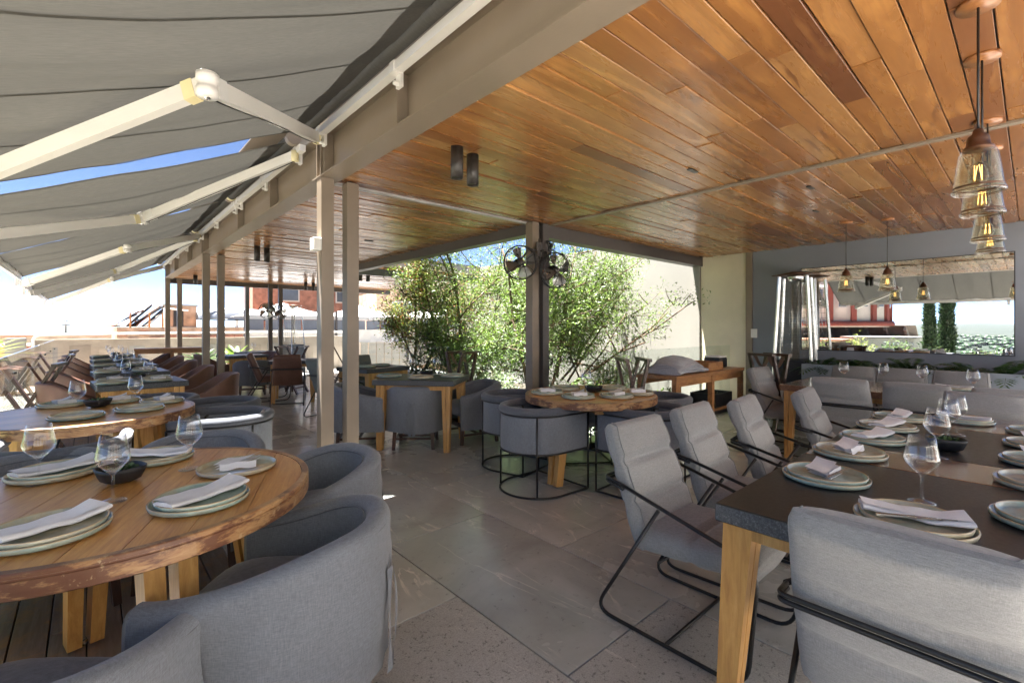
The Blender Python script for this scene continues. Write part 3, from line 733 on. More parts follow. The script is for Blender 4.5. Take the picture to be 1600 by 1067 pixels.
# ------------------------------------------------------------------ lamps, spots, fans under the roof
def pendant_proto(drop, h, r, name):
    o = thing(name, '', 'pendant lamp')
    zt = -drop                      # top of glass relative to the ceiling
    G().lathe([(0, 0), (.062, 0), (.062, -.02), (0, -.02)], 24).obj('ceiling_disk', 'disk_wood', o)
    G().tube([(0, 0, -.02), (0, 0, zt + .06)], .0045, 6).obj('cord', 'black_metal', o)
    g = G().lathe([(.0, .065), (.014, .062), (.018, .045), (.03, .035), (r * .42, .022), (r * .46, .0), (r * .56, -.004), (r * .56, -.014), (0, -.014)], 24, (0, 0, zt)); g.obj('cap', 'copper', o)
    G().lathe([(r * .60, -.010), (r * .72, -.03), (r * .82, -h * .5), (r * .92, -h * .86), (r, -h * .93), (r, -h * .97), (r * .93, -h), (r * .9, -h * .985), (r * .9, -h * .86), (r * .78, -h * .5), (r * .66, -.045), (r * .58, -.018)], 28, (0, 0, zt), None, False).obj('glass_shade', 'lamp_glass', o)
    G().lathe([(r * .925, -h * .85), (r * .935, -h * .87), (r * .925, -h * .89)], 28, (0, 0, zt), None, False).lathe([(r * 1.0, -h * .945), (r * 1.008, -h * .952), (r * 1.0, -h * .96)], 28, (0, 0, zt), None, False).obj('rim_band', 'copper', o)
    G().lathe([(0, -.03), (.012, -.03), (.013, -.06), (.026, -.09), (.03, -.115), (.022, -.14), (0, -.152)], 16, (0, 0, zt)).obj('bulb', 'lamp_glass', o)
    g = G()
    for a in range(4): g.tube([(.010 * math.cos(a * 1.57), .010 * math.sin(a * 1.57), zt - .07), (.014 * math.cos(a * 1.57 + .5), .014 * math.sin(a * 1.57 + .5), zt - .125)], .0014, 4)
    g.obj('filament', 'filament', o)
    G().box((.03, 0, zt + .075), (.008, .004, .035)).obj('tag', 'copper', o)
    return o
pp = Proto(pendant_proto(.535, .175, .076, 'pendant_lamp')); gpl = 'pendant lamps hanging over the tables'
pp.put((2.46, .135, CZ), .3, 'nearest and lowest looking pendant lamp over the long table', gpl)
pp.put((2.96, .15, CZ), 1.3, 'second pendant lamp of the row over the long table', gpl)
pp.put((3.9, .175, CZ), 2.2, 'third pendant lamp of the row over the long table', gpl)
pp.put((4.5, .19, CZ), .9, 'fourth and farthest pendant lamp of the row over the long table', gpl)
pp2 = Proto(pendant_proto(.60, .20, .085, 'pendant_lamp'))
pp2.put((6.45, 1.43, CZ), .4, 'small pendant lamp over the far table closest to the patio heater', gpl)
pp2.put((6.6, 1.08, CZ), 1.2, 'small pendant lamp over the far table second from the patio heater', gpl)

def spot_proto():
    o = thing('ceiling_spot', '', 'spotlight')
    G().lathe([(0, -.205), (.034, -.205), (.036, -.212), (.042, -.212), (.042, 0), (0, 0)], 20).obj('can', 'spot_metal', o)
    G().lathe([(0, -.2035), (.033, -.2035)], 20).obj('lens', 'glass_dark', o)
    return o
sp = Proto(spot_proto()); gs = 'cylinder spotlights on the ceiling boards'
for x, y, lb in ((1.83, 2.58, 'left spotlight of the nearest ceiling pair'), (2.00, 2.63, 'right spotlight of the nearest ceiling pair'),
                 (1.86, 7.73, 'left spotlight of the ceiling pair beyond the first posts'), (2.01, 7.80, 'right spotlight of the ceiling pair beyond the first posts'),
                 (1.95, 5.2, 'spotlight partly hidden behind the nearest eave post'), (1.92, 10.6, 'single spotlight seen between the second post pair and the lattice of boards'),
                 (1.82, 12.9, 'farthest small spotlight near the end beam'), (4.3, 9.6, 'left spotlight of the pair under the roof beyond the court'), (4.5, 9.66, 'right spotlight of the pair under the roof beyond the court'),
                 (4.3, 13.0, 'left spotlight of the far pair by the red brick building'), (4.5, 13.0, 'right spotlight of the far pair by the red brick building')):
    sp.put((x, y, CZ), 0, lb, gs)
for (x, y, lb) in ((3.45, 1.75, 'small dark slot opening in the ceiling boards before the long strip'), (4.62, 1.28, 'small dark slot opening in the ceiling boards past the long strip'), (5.6, 1.5, 'smallest dark slot opening in the ceiling boards near the far wall'), (2.9, 6.2, 'dark slot opening in the far ceiling boards above the square table')):
    tag(G().box((x, y, CZ - .004), (.12, .035, .010)).obj('ceiling_slot', 'black_metal'), lb, 'slot', 'dark slots in the ceiling')

def fan(name, loc, heads, label, sc_=1.0, arm_z=0):
    o = thing(name, label, 'fan', loc)
    G().tube([(0, 0, .10), (0, 0, .34)], .014, 8).box((0, .0, .22), (.08, .02, .16)).obj('bracket', 'dark_steel', o)
    for hx, hy, hz, r, dirv in heads:
        d = Vector(dirv).normalized(); q = d.to_track_quat('Z', 'Y').to_matrix(); c = Vector((hx, hy, hz))
        def T(p): return c + q @ Vector(p)
        G().tube(bend([(0, 0, .2), (hx * .5, hy * .5, .22), tuple(c - d * .12), tuple(c - d * .05)], .05), .010, 8).obj('arm', 'dark_steel', o)
        body = G(); body.lathe([(0, -.13), (.03, -.128), (.052, -.10), (.055, -.03), (.03, -.005), (0, 0)], 16); body.v = [tuple(T(p)) for p in body.v]; body.obj('motor', 'black_metal', o)
        cage = G()
        for rr_, zz in ((r, 0), (r * .97, .05), (r, -.03), (r * .28, .075)):
            cage.tube([T((rr_ * math.cos(a * math.pi / 16), rr_ * math.sin(a * math.pi / 16), zz)) for a in range(32)], .006 if rr_ == r else .004, 6, True)
        for a in range(10):
            t = a * math.pi / 5; cage.tube([T((r * .28 * math.cos(t), r * .28 * math.sin(t), .075)), T((r * .75 * math.cos(t), r * .75 * math.sin(t), .072)), T((r * .97 * math.cos(t), r * .97 * math.sin(t), .05)), T((r * math.cos(t), r * math.sin(t), -.03))], .0035, 5)
        cage.obj('cage', 'black_metal', o)
        for b in range(4):
            t0 = b * math.pi / 2 + .35; bl = G()
            def fb(i, j):
                rr_ = r * (.16 + .74 * i); wv_ = (.40 + .55 * math.sin(math.pi * (.18 + .62 * i))) * .62; a = t0 + (j - .5) * wv_ * 1.7
                return T((rr_ * math.cos(a), rr_ * math.sin(a), .012 + (j - .5) * .07))
            bl.grid(fb, 8, 7); bl.obj('blade', 'fan_steel', o)
        hub = G().lathe([(0, .055), (.022, .05), (.034, .03), (.034, -.01)], 14); hub.v = [tuple(T(p)) for p in hub.v]; hub.obj('hub', 'dark_steel', o)
    return o
fan('twin_fan', (3.77, 3.72, 2.0), [(-.27, .02, .05, .185, (-.45, -1, -.05)), (.10, -.16, -.02, .195, (-.2, -1, -.12)), (.22, .10, .22, .14, (.9, -.4, 0))], 'dark vintage cage fan cluster fixed to the court column')
fan('column_fan', (3.72, 14.0, 1.75), [(-.12, -.1, .05, .22, (-.6, -1, 0)), (.2, -.08, .02, .2, (.3, -1, 0))], 'small distant cage fan on the far pair of dark posts')
tag(G().cbox((1.335, 3.80, 2.00), (.065, .09, .10), .006).obj('sensor_box', 'white_plastic'), 'white plastic box clipped to the side of the nearest post', 'sensor')
# ------------------------------------------------------------------ furniture builders
def u_path(w, d, n=44):
    """plan outline of a tub, local +Y is the open front; returns points (x, y, s) from right front round the back to left front, s = 0 front .. 1 back"""
    r = w / 2; out = []; straight = d - r; Ltot = straight * 2 + math.pi * r
    for i in range(n):
        t = Ltot * i / (n - 1)
        if t < straight: p = (r, straight - t); nrm = (1, 0)
        elif t < straight + math.pi * r:
            a = (t - straight) / r; p = (r * math.cos(a), -r * math.sin(a)); nrm = (math.cos(a), -math.sin(a))
        else: p = (-r, t - straight - math.pi * r); nrm = (-1, 0)
        s = 1 - abs(2 * i / (n - 1) - 1)
        out.append((p[0], p[1] - .0, nrm[0], nrm[1], s))
    return out
def tub_shell(w, d, th, z0, rim, zin, wrinkle=0.0, seed=0, flare=0.0, n=48, round_top=True):
    path = u_path(w, d, n); g = G(); rings = []
    for (x, y, nx, ny, s) in path:
        zt = rim(s); h = th / 2
        prof = []
        for q in range(9): prof.append((h * (1 + 0.0), z0 + (zt - h - z0) * q / 8))
        for q in range(1, 8):
            a = math.pi * q / 8; prof.append((h * math.cos(a), zt - h + h * .9 * math.sin(a)))
        for q in range(5): prof.append((-h, zt - h + (zin - zt + h) * q / 4))
        ring = []
        for (o_, z) in prof:
            k = (zt - z) / max(.01, zt - z0)
            off = o_ + flare * (1 - k)
            if wrinkle:
                off += wrinkle * (.35 + k) * nz(x * 6 + seed, y * 6 + z * 5, z * 3, 1.0) * (1 if o_ > -h * .5 else .5)
                off += .22 * wrinkle * min(1, k * 1.3) * math.exp(-((s - .80) / .22) ** 2) * math.sin(46 * (x * .8 + y * .5 + z * .95) + 5 * nz(x * 5 + seed, y * 5, z * 5, 1)) * (1 if o_ > 0 else 0)
                off += wrinkle * .8 * max(0, k - .45) * nz(x * 16 + seed, y * 16, z * 4, 1)
            ring.append((x + nx * off, y + ny * off, z + (wrinkle * .8 * nz(x * 5, y * 5, seed, 1) if abs(z - z0) < 1e-6 else 0)))
        rings.append(ring)
    m = len(rings[0])
    vs = [p for r_ in rings for p in r_]; fs = []
    for i in range(n - 1):
        for j in range(m - 1): fs.append((i * m + j, (i + 1) * m + j, (i + 1) * m + j + 1, i * m + j + 1))
    # rounded front caps
    g.add(vs, fs, True)
    for e, ring in ((0, rings[0]), (n - 1, rings[-1])):
        c = [sum(p[0] for p in ring) / m, sum(p[1] for p in ring) / m]
        bul = []
        for p in ring: bul.append((c[0] + (p[0] - c[0]) * .55, p[1] + .022, p[2] - (.018 if p[2] > ring[0][2] + .1 else 0)))
        g.add(list(ring) + bul, [(j, j + 1, m + j + 1, m + j) for j in range(m - 1)], True)
        g.add(bul, [tuple(range(m))], False)
    return g
def cushion(w, d, zc, t, r=.05, crown=.02, y0=0):
    def f(i, j):
        a = 2 * math.pi * i; q = 4.5
        rad = 1 / (abs(math.cos(a)) ** q + abs(math.sin(a)) ** q) ** (1 / q)
        b = math.pi * (j - .5); cr = max(0, math.cos(b)) ** .35; x = rad * math.cos(a) * cr; y = rad * math.sin(a) * cr
        z = zc + (t / 2) * math.copysign(abs(math.sin(b)) ** .6, math.sin(b)) + (crown * (1 - x * x) * (1 - y * y) if b > 0 else 0)
        return (x * w / 2, y0 + y * d / 2, z)
    return G().grid(f, 36, 15, closeu=True)

def slip_chair():
    o = thing('tub_chair', '', 'chair')
    w, d = .58, .56
    rim = lambda s: .585 + .125 * (min(1, s / .62) ** 1.3 * (3 - 2 * min(1, s / .62) ** 1.3) / 1 if s < .62 else 1)
    rim2 = lambda s: .585 + .12 * (lambda t: t * t * (3 - 2 * t))(min(1, max(0, s / .8)))
    cov = tub_shell(w, d, .085, .20, rim2, .38, .024, 3.7, .012).obj('slipcover', 'slip_grey', o)
    for off, dz in ((.043, -.034), (-.041, -.036)):
        pts = [(x + nx * (off + .001), y + ny * (off + .001), rim2(s_) + dz) for x, y, nx, ny, s_ in u_path(w, d, 48)]
        G().tube(pts, .0032, 5).obj('rim_seam', 'slip_rim', cov)
    # open pleat down the back: two turned back edges of cloth
    for sd in (-1, 1):
        def pl(i, j, sd=sd):
            z = .53 - .35 * i; op = .004 + .03 * math.sin(math.pi * min(1, i * 1.05)) ; return (sd * (op + .03 * j), -.29 - .058 - .014 * j * math.sin(math.pi * i) - .012 * (1 - j) , z)
        G().grid(pl, 14, 5).obj('back_pleat', 'slip_grey', o)
    def slot(i, j): return ((j - .5) * .055 * math.sin(math.pi * min(1, i * 1.05)), -.29 - .0595, .52 - .33 * i)
    cushion(w - .09, d - .02, .395, .15, y0=.035).obj('seat_cushion', 'slip_grey', o)
    for sx in (-1, 1):
        for y in (.22, -.20):
            G().beam((sx * .20, y, .23), (sx * .215, y * 1.08, 0), .04, .04, (0, 1, 0), .8).obj('leg', 'dark_wood', o)
    G().box((0, .22, .215), (.42, .03, .04)).box((0, -.20, .215), (.42, .03, .04)).box((.2, .0, .214), (.03, .40, .038)).box((-.2, .0, .214), (.03, .40, .038)).obj('base_frame', 'dark_wood', o)
    G().beam((.205, .22, .11), (.205, -.2, .11), .022, .022).beam((-.205, .22, .11), (-.205, -.2, .11), .022, .022).beam((-.205, .01, .11), (.205, .01, .11), .022, .022).beam((-.205, -.205, .12), (.205, -.205, .12), .022, .022).obj('stretcher', 'dark_wood', o)
    return o
def metal_tub():
    o = thing('metal_tub_chair', '', 'chair'); w, d = .56, .56
    tub_shell(w, d, .045, .35, lambda s: .655, .42, .003, 2.0, 0).obj('shell', 'slip_grey', o)
    path = [(x * 1.015, y * 1.015, .672) for x, y, nx, ny, s in u_path(w, d, 40)]
    path[0] = (path[0][0], path[0][1] + .012, .672); path[-1] = (path[-1][0], path[-1][1] + .012, .672)
    g = G().tube(path, .034, 12)
    g.obj('padded_rim', 'slip_rim', o)
    cushion(w - .07, d - .02, .40, .11, y0=.03).obj('seat_cushion', 'slip_grey', o)
    f = [(x * 1.09, y * 1.09 + .0, 0) for x, y, nx, ny, s in u_path(w, d, 40)]
    fr = G().tube([(x, y, .009) for x, y, _ in f] , .009, 8)
    fr.tube([(f[0][0], f[0][1], .009), (f[-1][0], f[-1][1], .009)], .008, 8)
    fr.obj('floor_ring', 'black_metal', o)
    G().tube([(x, y, .345) for x, y, _ in f], .008, 8).obj('seat_ring', 'black_metal', o)
    G().tube([(x, y, .640) for x, y, _ in f], .008, 8).obj('top_ring', 'black_metal', o)
    for idx in (0, 39, 13, 26): G().tube([(f[idx][0], f[idx][1], .009), (f[idx][0], f[idx][1], .642)], .008, 8).obj('upright', 'black_metal', o)
    return o
def pad(w, L, t, tufts, curl=0.0, seed=0, buttons=True):
    """upholstered slab in its own plane: u across, v along; returns function (i,j,side) -> (x, v, normal offset)"""
    def f(i, j):
        # closed in i: go round the slab section across the width
        a = 2 * math.pi * i; q = 5
        rad = 1 / (abs(math.cos(a)) ** q + abs(math.sin(a)) ** q) ** (1 / q)
        x = rad * math.cos(a) * w / 2; n_ = rad * math.sin(a) * t / 2
        endf = min(1, min(j, 1 - j) / .05); e = math.sqrt(max(0, 1 - (1 - endf) ** 2))
        ee = .25 + .75 * e
        cr = 0
        for tv in tufts:
            dd = abs(j - tv); cr += math.exp(-(dd / .03) ** 2) * .034 * (1 - .55 * abs(2 * x / w) ** 3)
        puff = .018 * math.cos(math.pi * x / w) ** .5
        n2 = n_ * ee + (math.copysign(puff, n_) * e - math.copysign(cr, n_) * (1 if n_ > 0 else .4)) * (1 if abs(n_) > t * .3 else .2)
        n2 += .006 * nz(x * 8 + seed, j * 7, n_ * 4, 1)
        xx = x * (1.03 - .11 * j * j) * (1 - .03 * (1 - e))
        return xx, j * L, n2
    return f
def sled_chair(mat, name='sled_chair', tufted=True):
    o = thing(name, '', 'chair'); w = .46
    # back pad: from (y=-.02? ) rear reference y=0 at the top of the back; forward is +Y
    bp = pad(w, .56, .085, (.36, .68) if tufted else (), seed=3)
    b0, b1 = Vector((0, .20, .355)), Vector((0, .0, .865)); bd = (b1 - b0).normalized(); bn = Vector((0, bd.z, -bd.y))
    def fb(i, j):
        x, v, n_ = bp(i, j); p = b0 + bd * v + bn * (n_ + .01); return (x, p.y, p.z)
    g = G().grid(fb, 40, 34, closeu=True); bk = g.obj('backrest', mat, o)
    def cap(fn, jj): return [fn(i / 40, jj) for i in range(40)]
    bp2 = pad(w, .50, .10, (.5,) if tufted else (), seed=8)
    s0, s1 = Vector((0, .17, .405)), Vector((0, .66, .425)); sd = (s1 - s0).normalized(); sn = Vector((0, -sd.z, sd.y))
    def fs(i, j):
        x, v, n_ = bp2(i, j); p = s0 + sd * v + sn * n_; return (x, p.y, p.z)
    st = G().grid(fs, 40, 30, closeu=True).obj('seat', mat, o)
    for fn, par in ((fb, bk), (fs, st)):
        for jj in (0, 1): G().add(cap(fn, jj), [tuple(range(40))], True).obj('end_panel', mat, par)
    def pipe(fn, ang): return [fn(ang, j / 30) for j in range(31)]
    for ang in (.115, .385): G().tube(pipe(fb, ang), .004, 5).obj('piping', mat, bk)
    # steel sled frame
    for sx in (-1, 1):
        x = sx * .255
        loop = bend([(x, .30, .565), (x, -.035, .011), (x, .66, .011), (x, .70, .475), (x, .115, .63)], .10, 7)
        G().tube(loop, .0085, 8).obj('side_loop', 'black_metal', o)
    G().tube([(-.255, .33, .011), (.255, .33, .011)], .008, 8).obj('floor_crossbar', 'black_metal', o)
    G().tube([(-.255, .30, .345), (.255, .30, .345)], .007, 8).tube([(-.255, .60, .36), (.255, .60, .36)], .007, 8).obj('seat_rail', 'black_metal', o)
    for dz in (0, .016):
        G().tube(bend([(-.255, .125, .628 - dz), (-.243, .014, .645 - dz), (.243, .014, .645 - dz), (.255, .125, .628 - dz)], .03, 5), .007, 8).obj('back_rail', 'black_metal', o)
    return o
def leather_tub():
    o = thing('leather_chair', '', 'chair'); w, d = .60, .58
    rim = lambda s: .56 + .22 * (lambda t: t * t * (3 - 2 * t))(min(1, max(0, (s - .15) / .6)))
    tub_shell(w, d, .05, .30, rim, .40, .004, 5.0, .035).obj('shell', 'leather', o)
    cushion(w - .06, d - .02, .41, .12, y0=.03).obj('seat_cushion', 'leather', o)
    for sx in (-1, 1):
        G().tube(bend([(sx * .22, -.16, .31), (sx * .25, -.24, .01), (sx * .25, .27, .01), (sx * .22, .20, .31)], .05), .009, 8).obj('side_loop', 'black_metal', o)
    G().tube([(-.25, 0, .01), (.25, 0, .01)], .008, 8).obj('floor_crossbar', 'black_metal', o)
    return o
def circle_planks(cx, r, n, ang):
    """strips of a disc, along local X"""
    wd = 2 * r / n; out = []
    for i in range(n):
        a, b = -r + wd * i + .0012, -r + wd * (i + 1) - .0012; pts = []
        m = 10
        for k in range(m + 1):
            y = a + (b - a) * k / m; pts.append((math.sqrt(max(0, r * r - y * y)), y))
        pts += [(-x, y) for x, y in reversed(pts)]
        q = []
        for p in pts:
            if not q or (Vector(p) - Vector(q[-1])).length > 1e-4: q.append(p)
        out.append(q)
    return out
def round_table(r, h, th, nleg, rz, label, group=None, loc=(0, 0, 0), leg_r=.78):
    o = thing('round_table', label, 'table', loc, rz, group)
    for q in circle_planks(0, r - .028, 9, 0):
        G().prism(q, h - th, h).obj('plank', 'table_wood', o)
    n = 72
    ring = [(r - .027, h - th - .004), (r - .004, h - th - .004), (r, h - th), (r, h - .020), (r - .004, h - .018), (r - .004, h - .014), (r, h - .012), (r, h - .002), (r - .004, h + .0015), (r - .027, h + .0015)]
    eb = G().lathe(ring + [ring[0]], n, cap=False); eb.sm = [False] * len(eb.sm); eb.obj('edge_band', 'table_edge', o)
    G().box((0, 0, h - th - .03), (r * 1.5, .09, .05)).box((0, 0, h - th - .031), (.09, r * 1.5, .048)).obj('underframe', 'leg_wood', o)
    for k in range(nleg):
        a = 2 * math.pi * k / nleg + .6; c, s = math.cos(a), math.sin(a)
        lg = G(); 
        for e in (-.045, .045):
            lg.beam((c * r * leg_r * .82 - s * e, s * r * leg_r * .82 + c * e, h - th), (c * r * leg_r - s * e * .8, s * r * leg_r + c * e * .8, 0.012), .055, .085, (c, s, 0), .85)
        lg.obj('leg', 'leg_wood', o)
        G().lathe([(.014, 0), (.014, .014)], 8, (c * r * leg_r, s * r * leg_r, 0)).obj('foot', 'bright_steel', o)
    return o
def rect_table(w, d, h, tops, label, loc, rz, group=None, splay=.05, th=.06, apron=True, legs=True):
    """tops: list of (x0, x1, material) slabs along local X from -w/2"""
    o = thing('stone_top_table', label, 'table', loc, rz, group)
    for (a, b, m) in tops:
        me = G().cbox(((a + b) / 2, 0, h - th / 2), (b - a - .003, d, th), .004)
        ob = me.obj('top_slab', [m, 'granite_side'] if m == 'granite' else m, o)
        if m == 'granite':
            for p in ob.data.polygons:
                if abs(p.normal.z) < .5: p.material_index = 1
    if apron:
        G().box((0, d / 2 - .06, h - th - .025), (w - .1, .03, .05)).box((0, -d / 2 + .06, h - th - .025), (w - .1, .03, .05)).box((w / 2 - .06, 0, h - th - .026), (.03, d - .1, .048)).box((-w / 2 + .06, 0, h - th - .026), (.03, d - .1, .048)).obj('apron', 'leg_wood', o)
    if legs:
        for sx in (-1, 1):
            for sy in (-1, 1):
                lg = G(); x, y = sx * (w / 2 - .09), sy * (d / 2 - .06)
                for e in (-1, 1):
                    lg.beam((x + e * .026 * sx, y, h - th - .002), (x + sx * .01 + e * .016 * sx, y + sy * splay, 0), .046, .095, (0, 1, 0), .62)
                lg.obj('leg', 'leg_wood', o)
    return o
def tray_stand(h=.82, spread=.26, folded=False):
    o = thing('tray_stand', '', 'tray stand'); s = spread
    for sd in (-1, 1):
        for sx in (-1, 1):
            G().beam((sx * (.19 if sd > 0 else .165), sd * s, h), (sx * (.19 if sd > 0 else .165), -sd * s, 0), .028, .045, (1, 0, 0)).obj('leg', 'dark_wood', o)
    for sd in (-1, 1):
        G().beam((-.20, sd * s, h), (.20, sd * s, h), .05, .03).obj('top_rail', 'dark_wood', o)
        G().beam((-.18, -sd * s * .75, h * .125), (.18, -sd * s * .75, h * .125), .024, .035).obj('stretcher', 'dark_wood', o)
    for x in (-.11, .11):
        def st(i, j, x=x): return (x + (j - .5) * .06, -s + 2 * s * i, h + .012 - .10 * math.sin(math.pi * i) * (.4 if not folded else 1.6))
        G().grid(st, 12, 2).obj('strap', 'leather', o)
    return o

# tableware -----------------------------------------------------------
def plate_mesh(r, name, mat): return G().lathe([(0, .004), (r * .86, .004), (r * .935, .007), (r * .962, .018), (r * .98, .0212), (r, .0195), (r * .988, .007), (r * .9, 0), (0, 0)], 40).mesh(name, mat)
PM = {m: (plate_mesh(.146, 'plate', m), plate_mesh(.134, 'plate', m)) for m in ('ceramic_aqua', 'ceramic_sand', 'ceramic_teal')}
def napkin_strip(L, w_, seed):
    rr = random.Random(seed); b1, b2 = rr.uniform(-.02, .02), rr.uniform(.002, .02)
    def f(i, j):
        a = 2 * math.pi * j; e = 1 + .12 * (i - .5)
        x = (i - .5) * L; y = math.cos(a) * w_ / 2 * e + b1 * math.cos(3 * i); z = .011 + .009 * math.copysign(abs(math.sin(a)) ** .7, math.sin(a)) + b2 * (i - .5) ** 2 * 2 + .007 * nz(x * 16, y * 22, seed, 1)
        return (x, y, z)
    g = G().grid(f, 16, 14, closev=True)
    g.add([f(0, j / 14) for j in range(14)], [tuple(range(14))]); g.add([f(1, j / 14) for j in range(14)], [tuple(reversed(range(14)))])
    # the loose folded layer on top
    def f2(i, j):
        x = (i - .5) * L * .98; y = (j - .42) * w_ * .9 + b1 * math.cos(3 * i); return (x, y, .0225 + .006 * nz(x * 16, y * 16, seed + 2, 1) + b2 * (i - .5) ** 2 * 2 + .008 * max(0, i - .82) * 5 * j)
    g.grid(f2, 16, 6); return g.mesh('napkin', 'napkin')
def napkin_fold(seed):
    g = G()
    for k in range(3):
        def f(i, j, k=k):
            x = (i - .5) * .13; y = (j - .5) * .085 + .006 * k; return (x + .03 * (j - .5) * (1 + k * .3), y, .012 + .009 * k + .014 * max(0, i - .6) * (k + 1) + .006 * nz(x * 18, y * 18, seed + k, 1) + .012 * (j > .98) * 0)
        g.grid(f, 10, 8)
    def side(i, j): return ((i - .5) * .13, -.0425 + .006 * j, .004 + .026 * j + .006 * nz(i * 3, j, seed, 1))
    g.grid(side, 10, 3); return g.mesh('napkin', 'napkin')
NAPS = [napkin_strip(.26, .085, 1), napkin_strip(.25, .08, 2), napkin_strip(.27, .09, 5)]; NAPF = [napkin_fold(3), napkin_fold(9)]
def knife_mesh():
    g = G().beam((-.11, 0, .003), (-.01, 0, .003), .012, .006).beam((-.01, 0, .003), (.10, 0, .003), .018, .0025, taper=.5); return g.mesh('knife', 'bright_steel')
KN = knife_mesh()
def glass_proto():
    o = thing('wine_glass', '', 'wine glass')
    out = [(.0, .0), (.038, .0), (.039, .002), (.03, .005), (.008, .011), (.0042, .02), (.0038, .06), (.0042, .088), (.010, .096), (.026, .112), (.043, .132), (.0485, .146), (.0475, .156), (.041, .190), (.035, .224)]
    inn = [(.0340, .224), (.040, .190), (.0463, .156), (.0472, .146), (.0415, .133), (.025, .1145), (.010, .0995), (0, .098)]
    G().lathe(out[9:] + inn[:-1] + [(0, .098)], 32, cap=False).obj('bowl', 'wine_glass', o)
    G().lathe(out[:10] + [(0, .0965)], 24).obj('stem', 'wine_glass', o)
    return o
WG = Proto(glass_proto())
def bowl_proto():
    o = thing('black_bowl', '', 'bowl')
    G().lathe([(.0, .0), (.035, 0), (.058, .012), (.072, .045), (.074, .058), (.069, .058), (.066, .045), (.05, .016), (0, .014)], 32, sq=3.2).obj('bowl', 'black_bowl', o)
    rr = random.Random(2); g = G()
    for i in range(46):
        a, q = rr.random() * 6.28, rr.random() ** .5 * .05; s = rr.uniform(.008, .016)
        c = Vector((math.cos(a) * q, math.sin(a) * q, .04 + rr.random() * .018)); m = Matrix.Rotation(rr.random() * 6, 3, Vector((rr.random(), rr.random(), rr.random() + .1)).normalized())
        g.add([c + m @ Vector(p) for p in ((-s, -s * .5, 0), (s, -s * .4, .004), (s * .8, s * .5, 0), (-s * .8, s * .6, .005))], [(0, 1, 2, 3)])
    g.obj('filling', 'leaf_dark', o)
    return o
BW = Proto(bowl_proto())
_ns = [0]
def setting(x, y, z, where, ang=0, nap='strip', mats=('ceramic_aqua', 'ceramic_sand'), knife=True, two=True):
    _ns[0] += 1; i = _ns[0]; rr = random.Random(i * 13)
    gpz = 'plates laid on the tables'
    names = {'ceramic_aqua': 'pale aqua', 'ceramic_sand': 'sandy rimmed', 'ceramic_teal': 'dark teal'}
    if two:
        tag(link('plate', PM[mats[0]][0], None, (x, y, z), rr.random() * 6), f'lower {names[mats[0]]} plate {where}', 'plate', gpz)
        tag(link('plate', PM[mats[1]][1], None, (x + .003, y - .002, z + .0105), rr.random() * 6), f'upper {names[mats[1]]} plate {where}', 'plate', gpz); zz = z + .0155
    else:
        tag(link('plate', PM[mats[0]][0], None, (x, y, z), rr.random() * 6), f'single {names[mats[0]]} plate {where}', 'plate', gpz); zz = z + .006
    if nap == 'strip': tag(link('napkin', NAPS[i % 3], None, (x + .01, y, zz), ang + rr.uniform(-.15, .15)), f'long white napkin {where}', 'napkin', 'white napkins on the plates')
    elif nap == 'fold': tag(link('napkin', NAPF[i % 2], None, (x + .005, y + .005, zz), ang + rr.uniform(-.3, .3)), f'small white napkin {where}', 'napkin', 'white napkins on the plates')
    if knife:
        kn = tag(link('knife', KN, None, (x - .03 * math.sin(ang) * -1.2, y - .045 * math.cos(ang), z + .034), ang + rr.uniform(-.1, .1)), f'steel knife lying across the plate {where}', 'knife', 'knives on the plates')
# ------------------------------------------------------------------ furniture placement
SL, MT, SD, LT = Proto(slip_chair()), Proto(metal_tub()), Proto(sled_chair('sled_grey')), Proto(leather_tub())
gsl, gmt, gsd, glt = 'grey slipcovered tub chairs', 'grey tub chairs on black metal rings', 'padded grey chairs on black sled frames', 'brown leather tub chairs'
ZA = .7516
round_table(.62, .75, .062, 4, R(68), 'large round plank table with worn dark edge nearest the camera', 'round wooden tables', (.09, 2.21, 0), .80)
SL.put((-.21, 1.51, 0), face(.66, .74), 'slipcovered tub chair cut by the bottom picture edge at the near round table', gsl)
SL.put((.50, 1.70, 0), face(-.76, .65), 'slipcovered tub chair with its back pleat turned to the camera at the near round table', gsl)
SL.put((.815, 2.40, 0), face(-1, .04), 'slipcovered tub chair between the near round table and the first steel post', gsl)
SL.put((.46, 3.16, 0), face(-.36, -.93), 'slipcovered tub chair on the far right of the near round table', gsl)
SL.put((-.16, 3.16, 0), face(.22, -1), 'slipcovered tub chair on the far left of the near round table', gsl)
for (x, y, wh, a, nap, ms) in ((-.09, 1.88, 'closest to the camera on the near round table', R(35), 'strip', ('ceramic_aqua', 'ceramic_sand')),
        (.28, 1.88, 'in front of the bowl on the near round table', R(35), 'strip', ('ceramic_aqua', 'ceramic_aqua')), (.46, 2.22, 'on the near round table beside the post side chair', R(-10), 'fold', ('ceramic_sand', 'ceramic_aqua')),
        (.22, 2.62, 'behind the bowl on the near round table', R(-25), 'strip', ('ceramic_aqua', 'ceramic_sand')), (-.10, 2.62, 'on the far left of the near round table', R(20), 'strip', ('ceramic_sand', 'ceramic_aqua'))):
    setting(x, y, ZA, wh, a, nap, ms, knife=False, two=not (nap == 'fold'))
gwg = 'wine glasses on the tables'
WG.put((.06, 2.09, ZA), 0, 'wine glass in front of the black bowl on the near round table', gwg)
WG.put((-.14, 2.51, ZA), 1, 'leftmost wine glass on the near round table', gwg)
WG.put((.31, 2.35, ZA), 2, 'wine glass behind the small folded napkin on the near round table', gwg)
BW.put((.09, 2.34, ZA), R(20), 'square black bowl of greens on the near round table', 'black bowls on the tables')

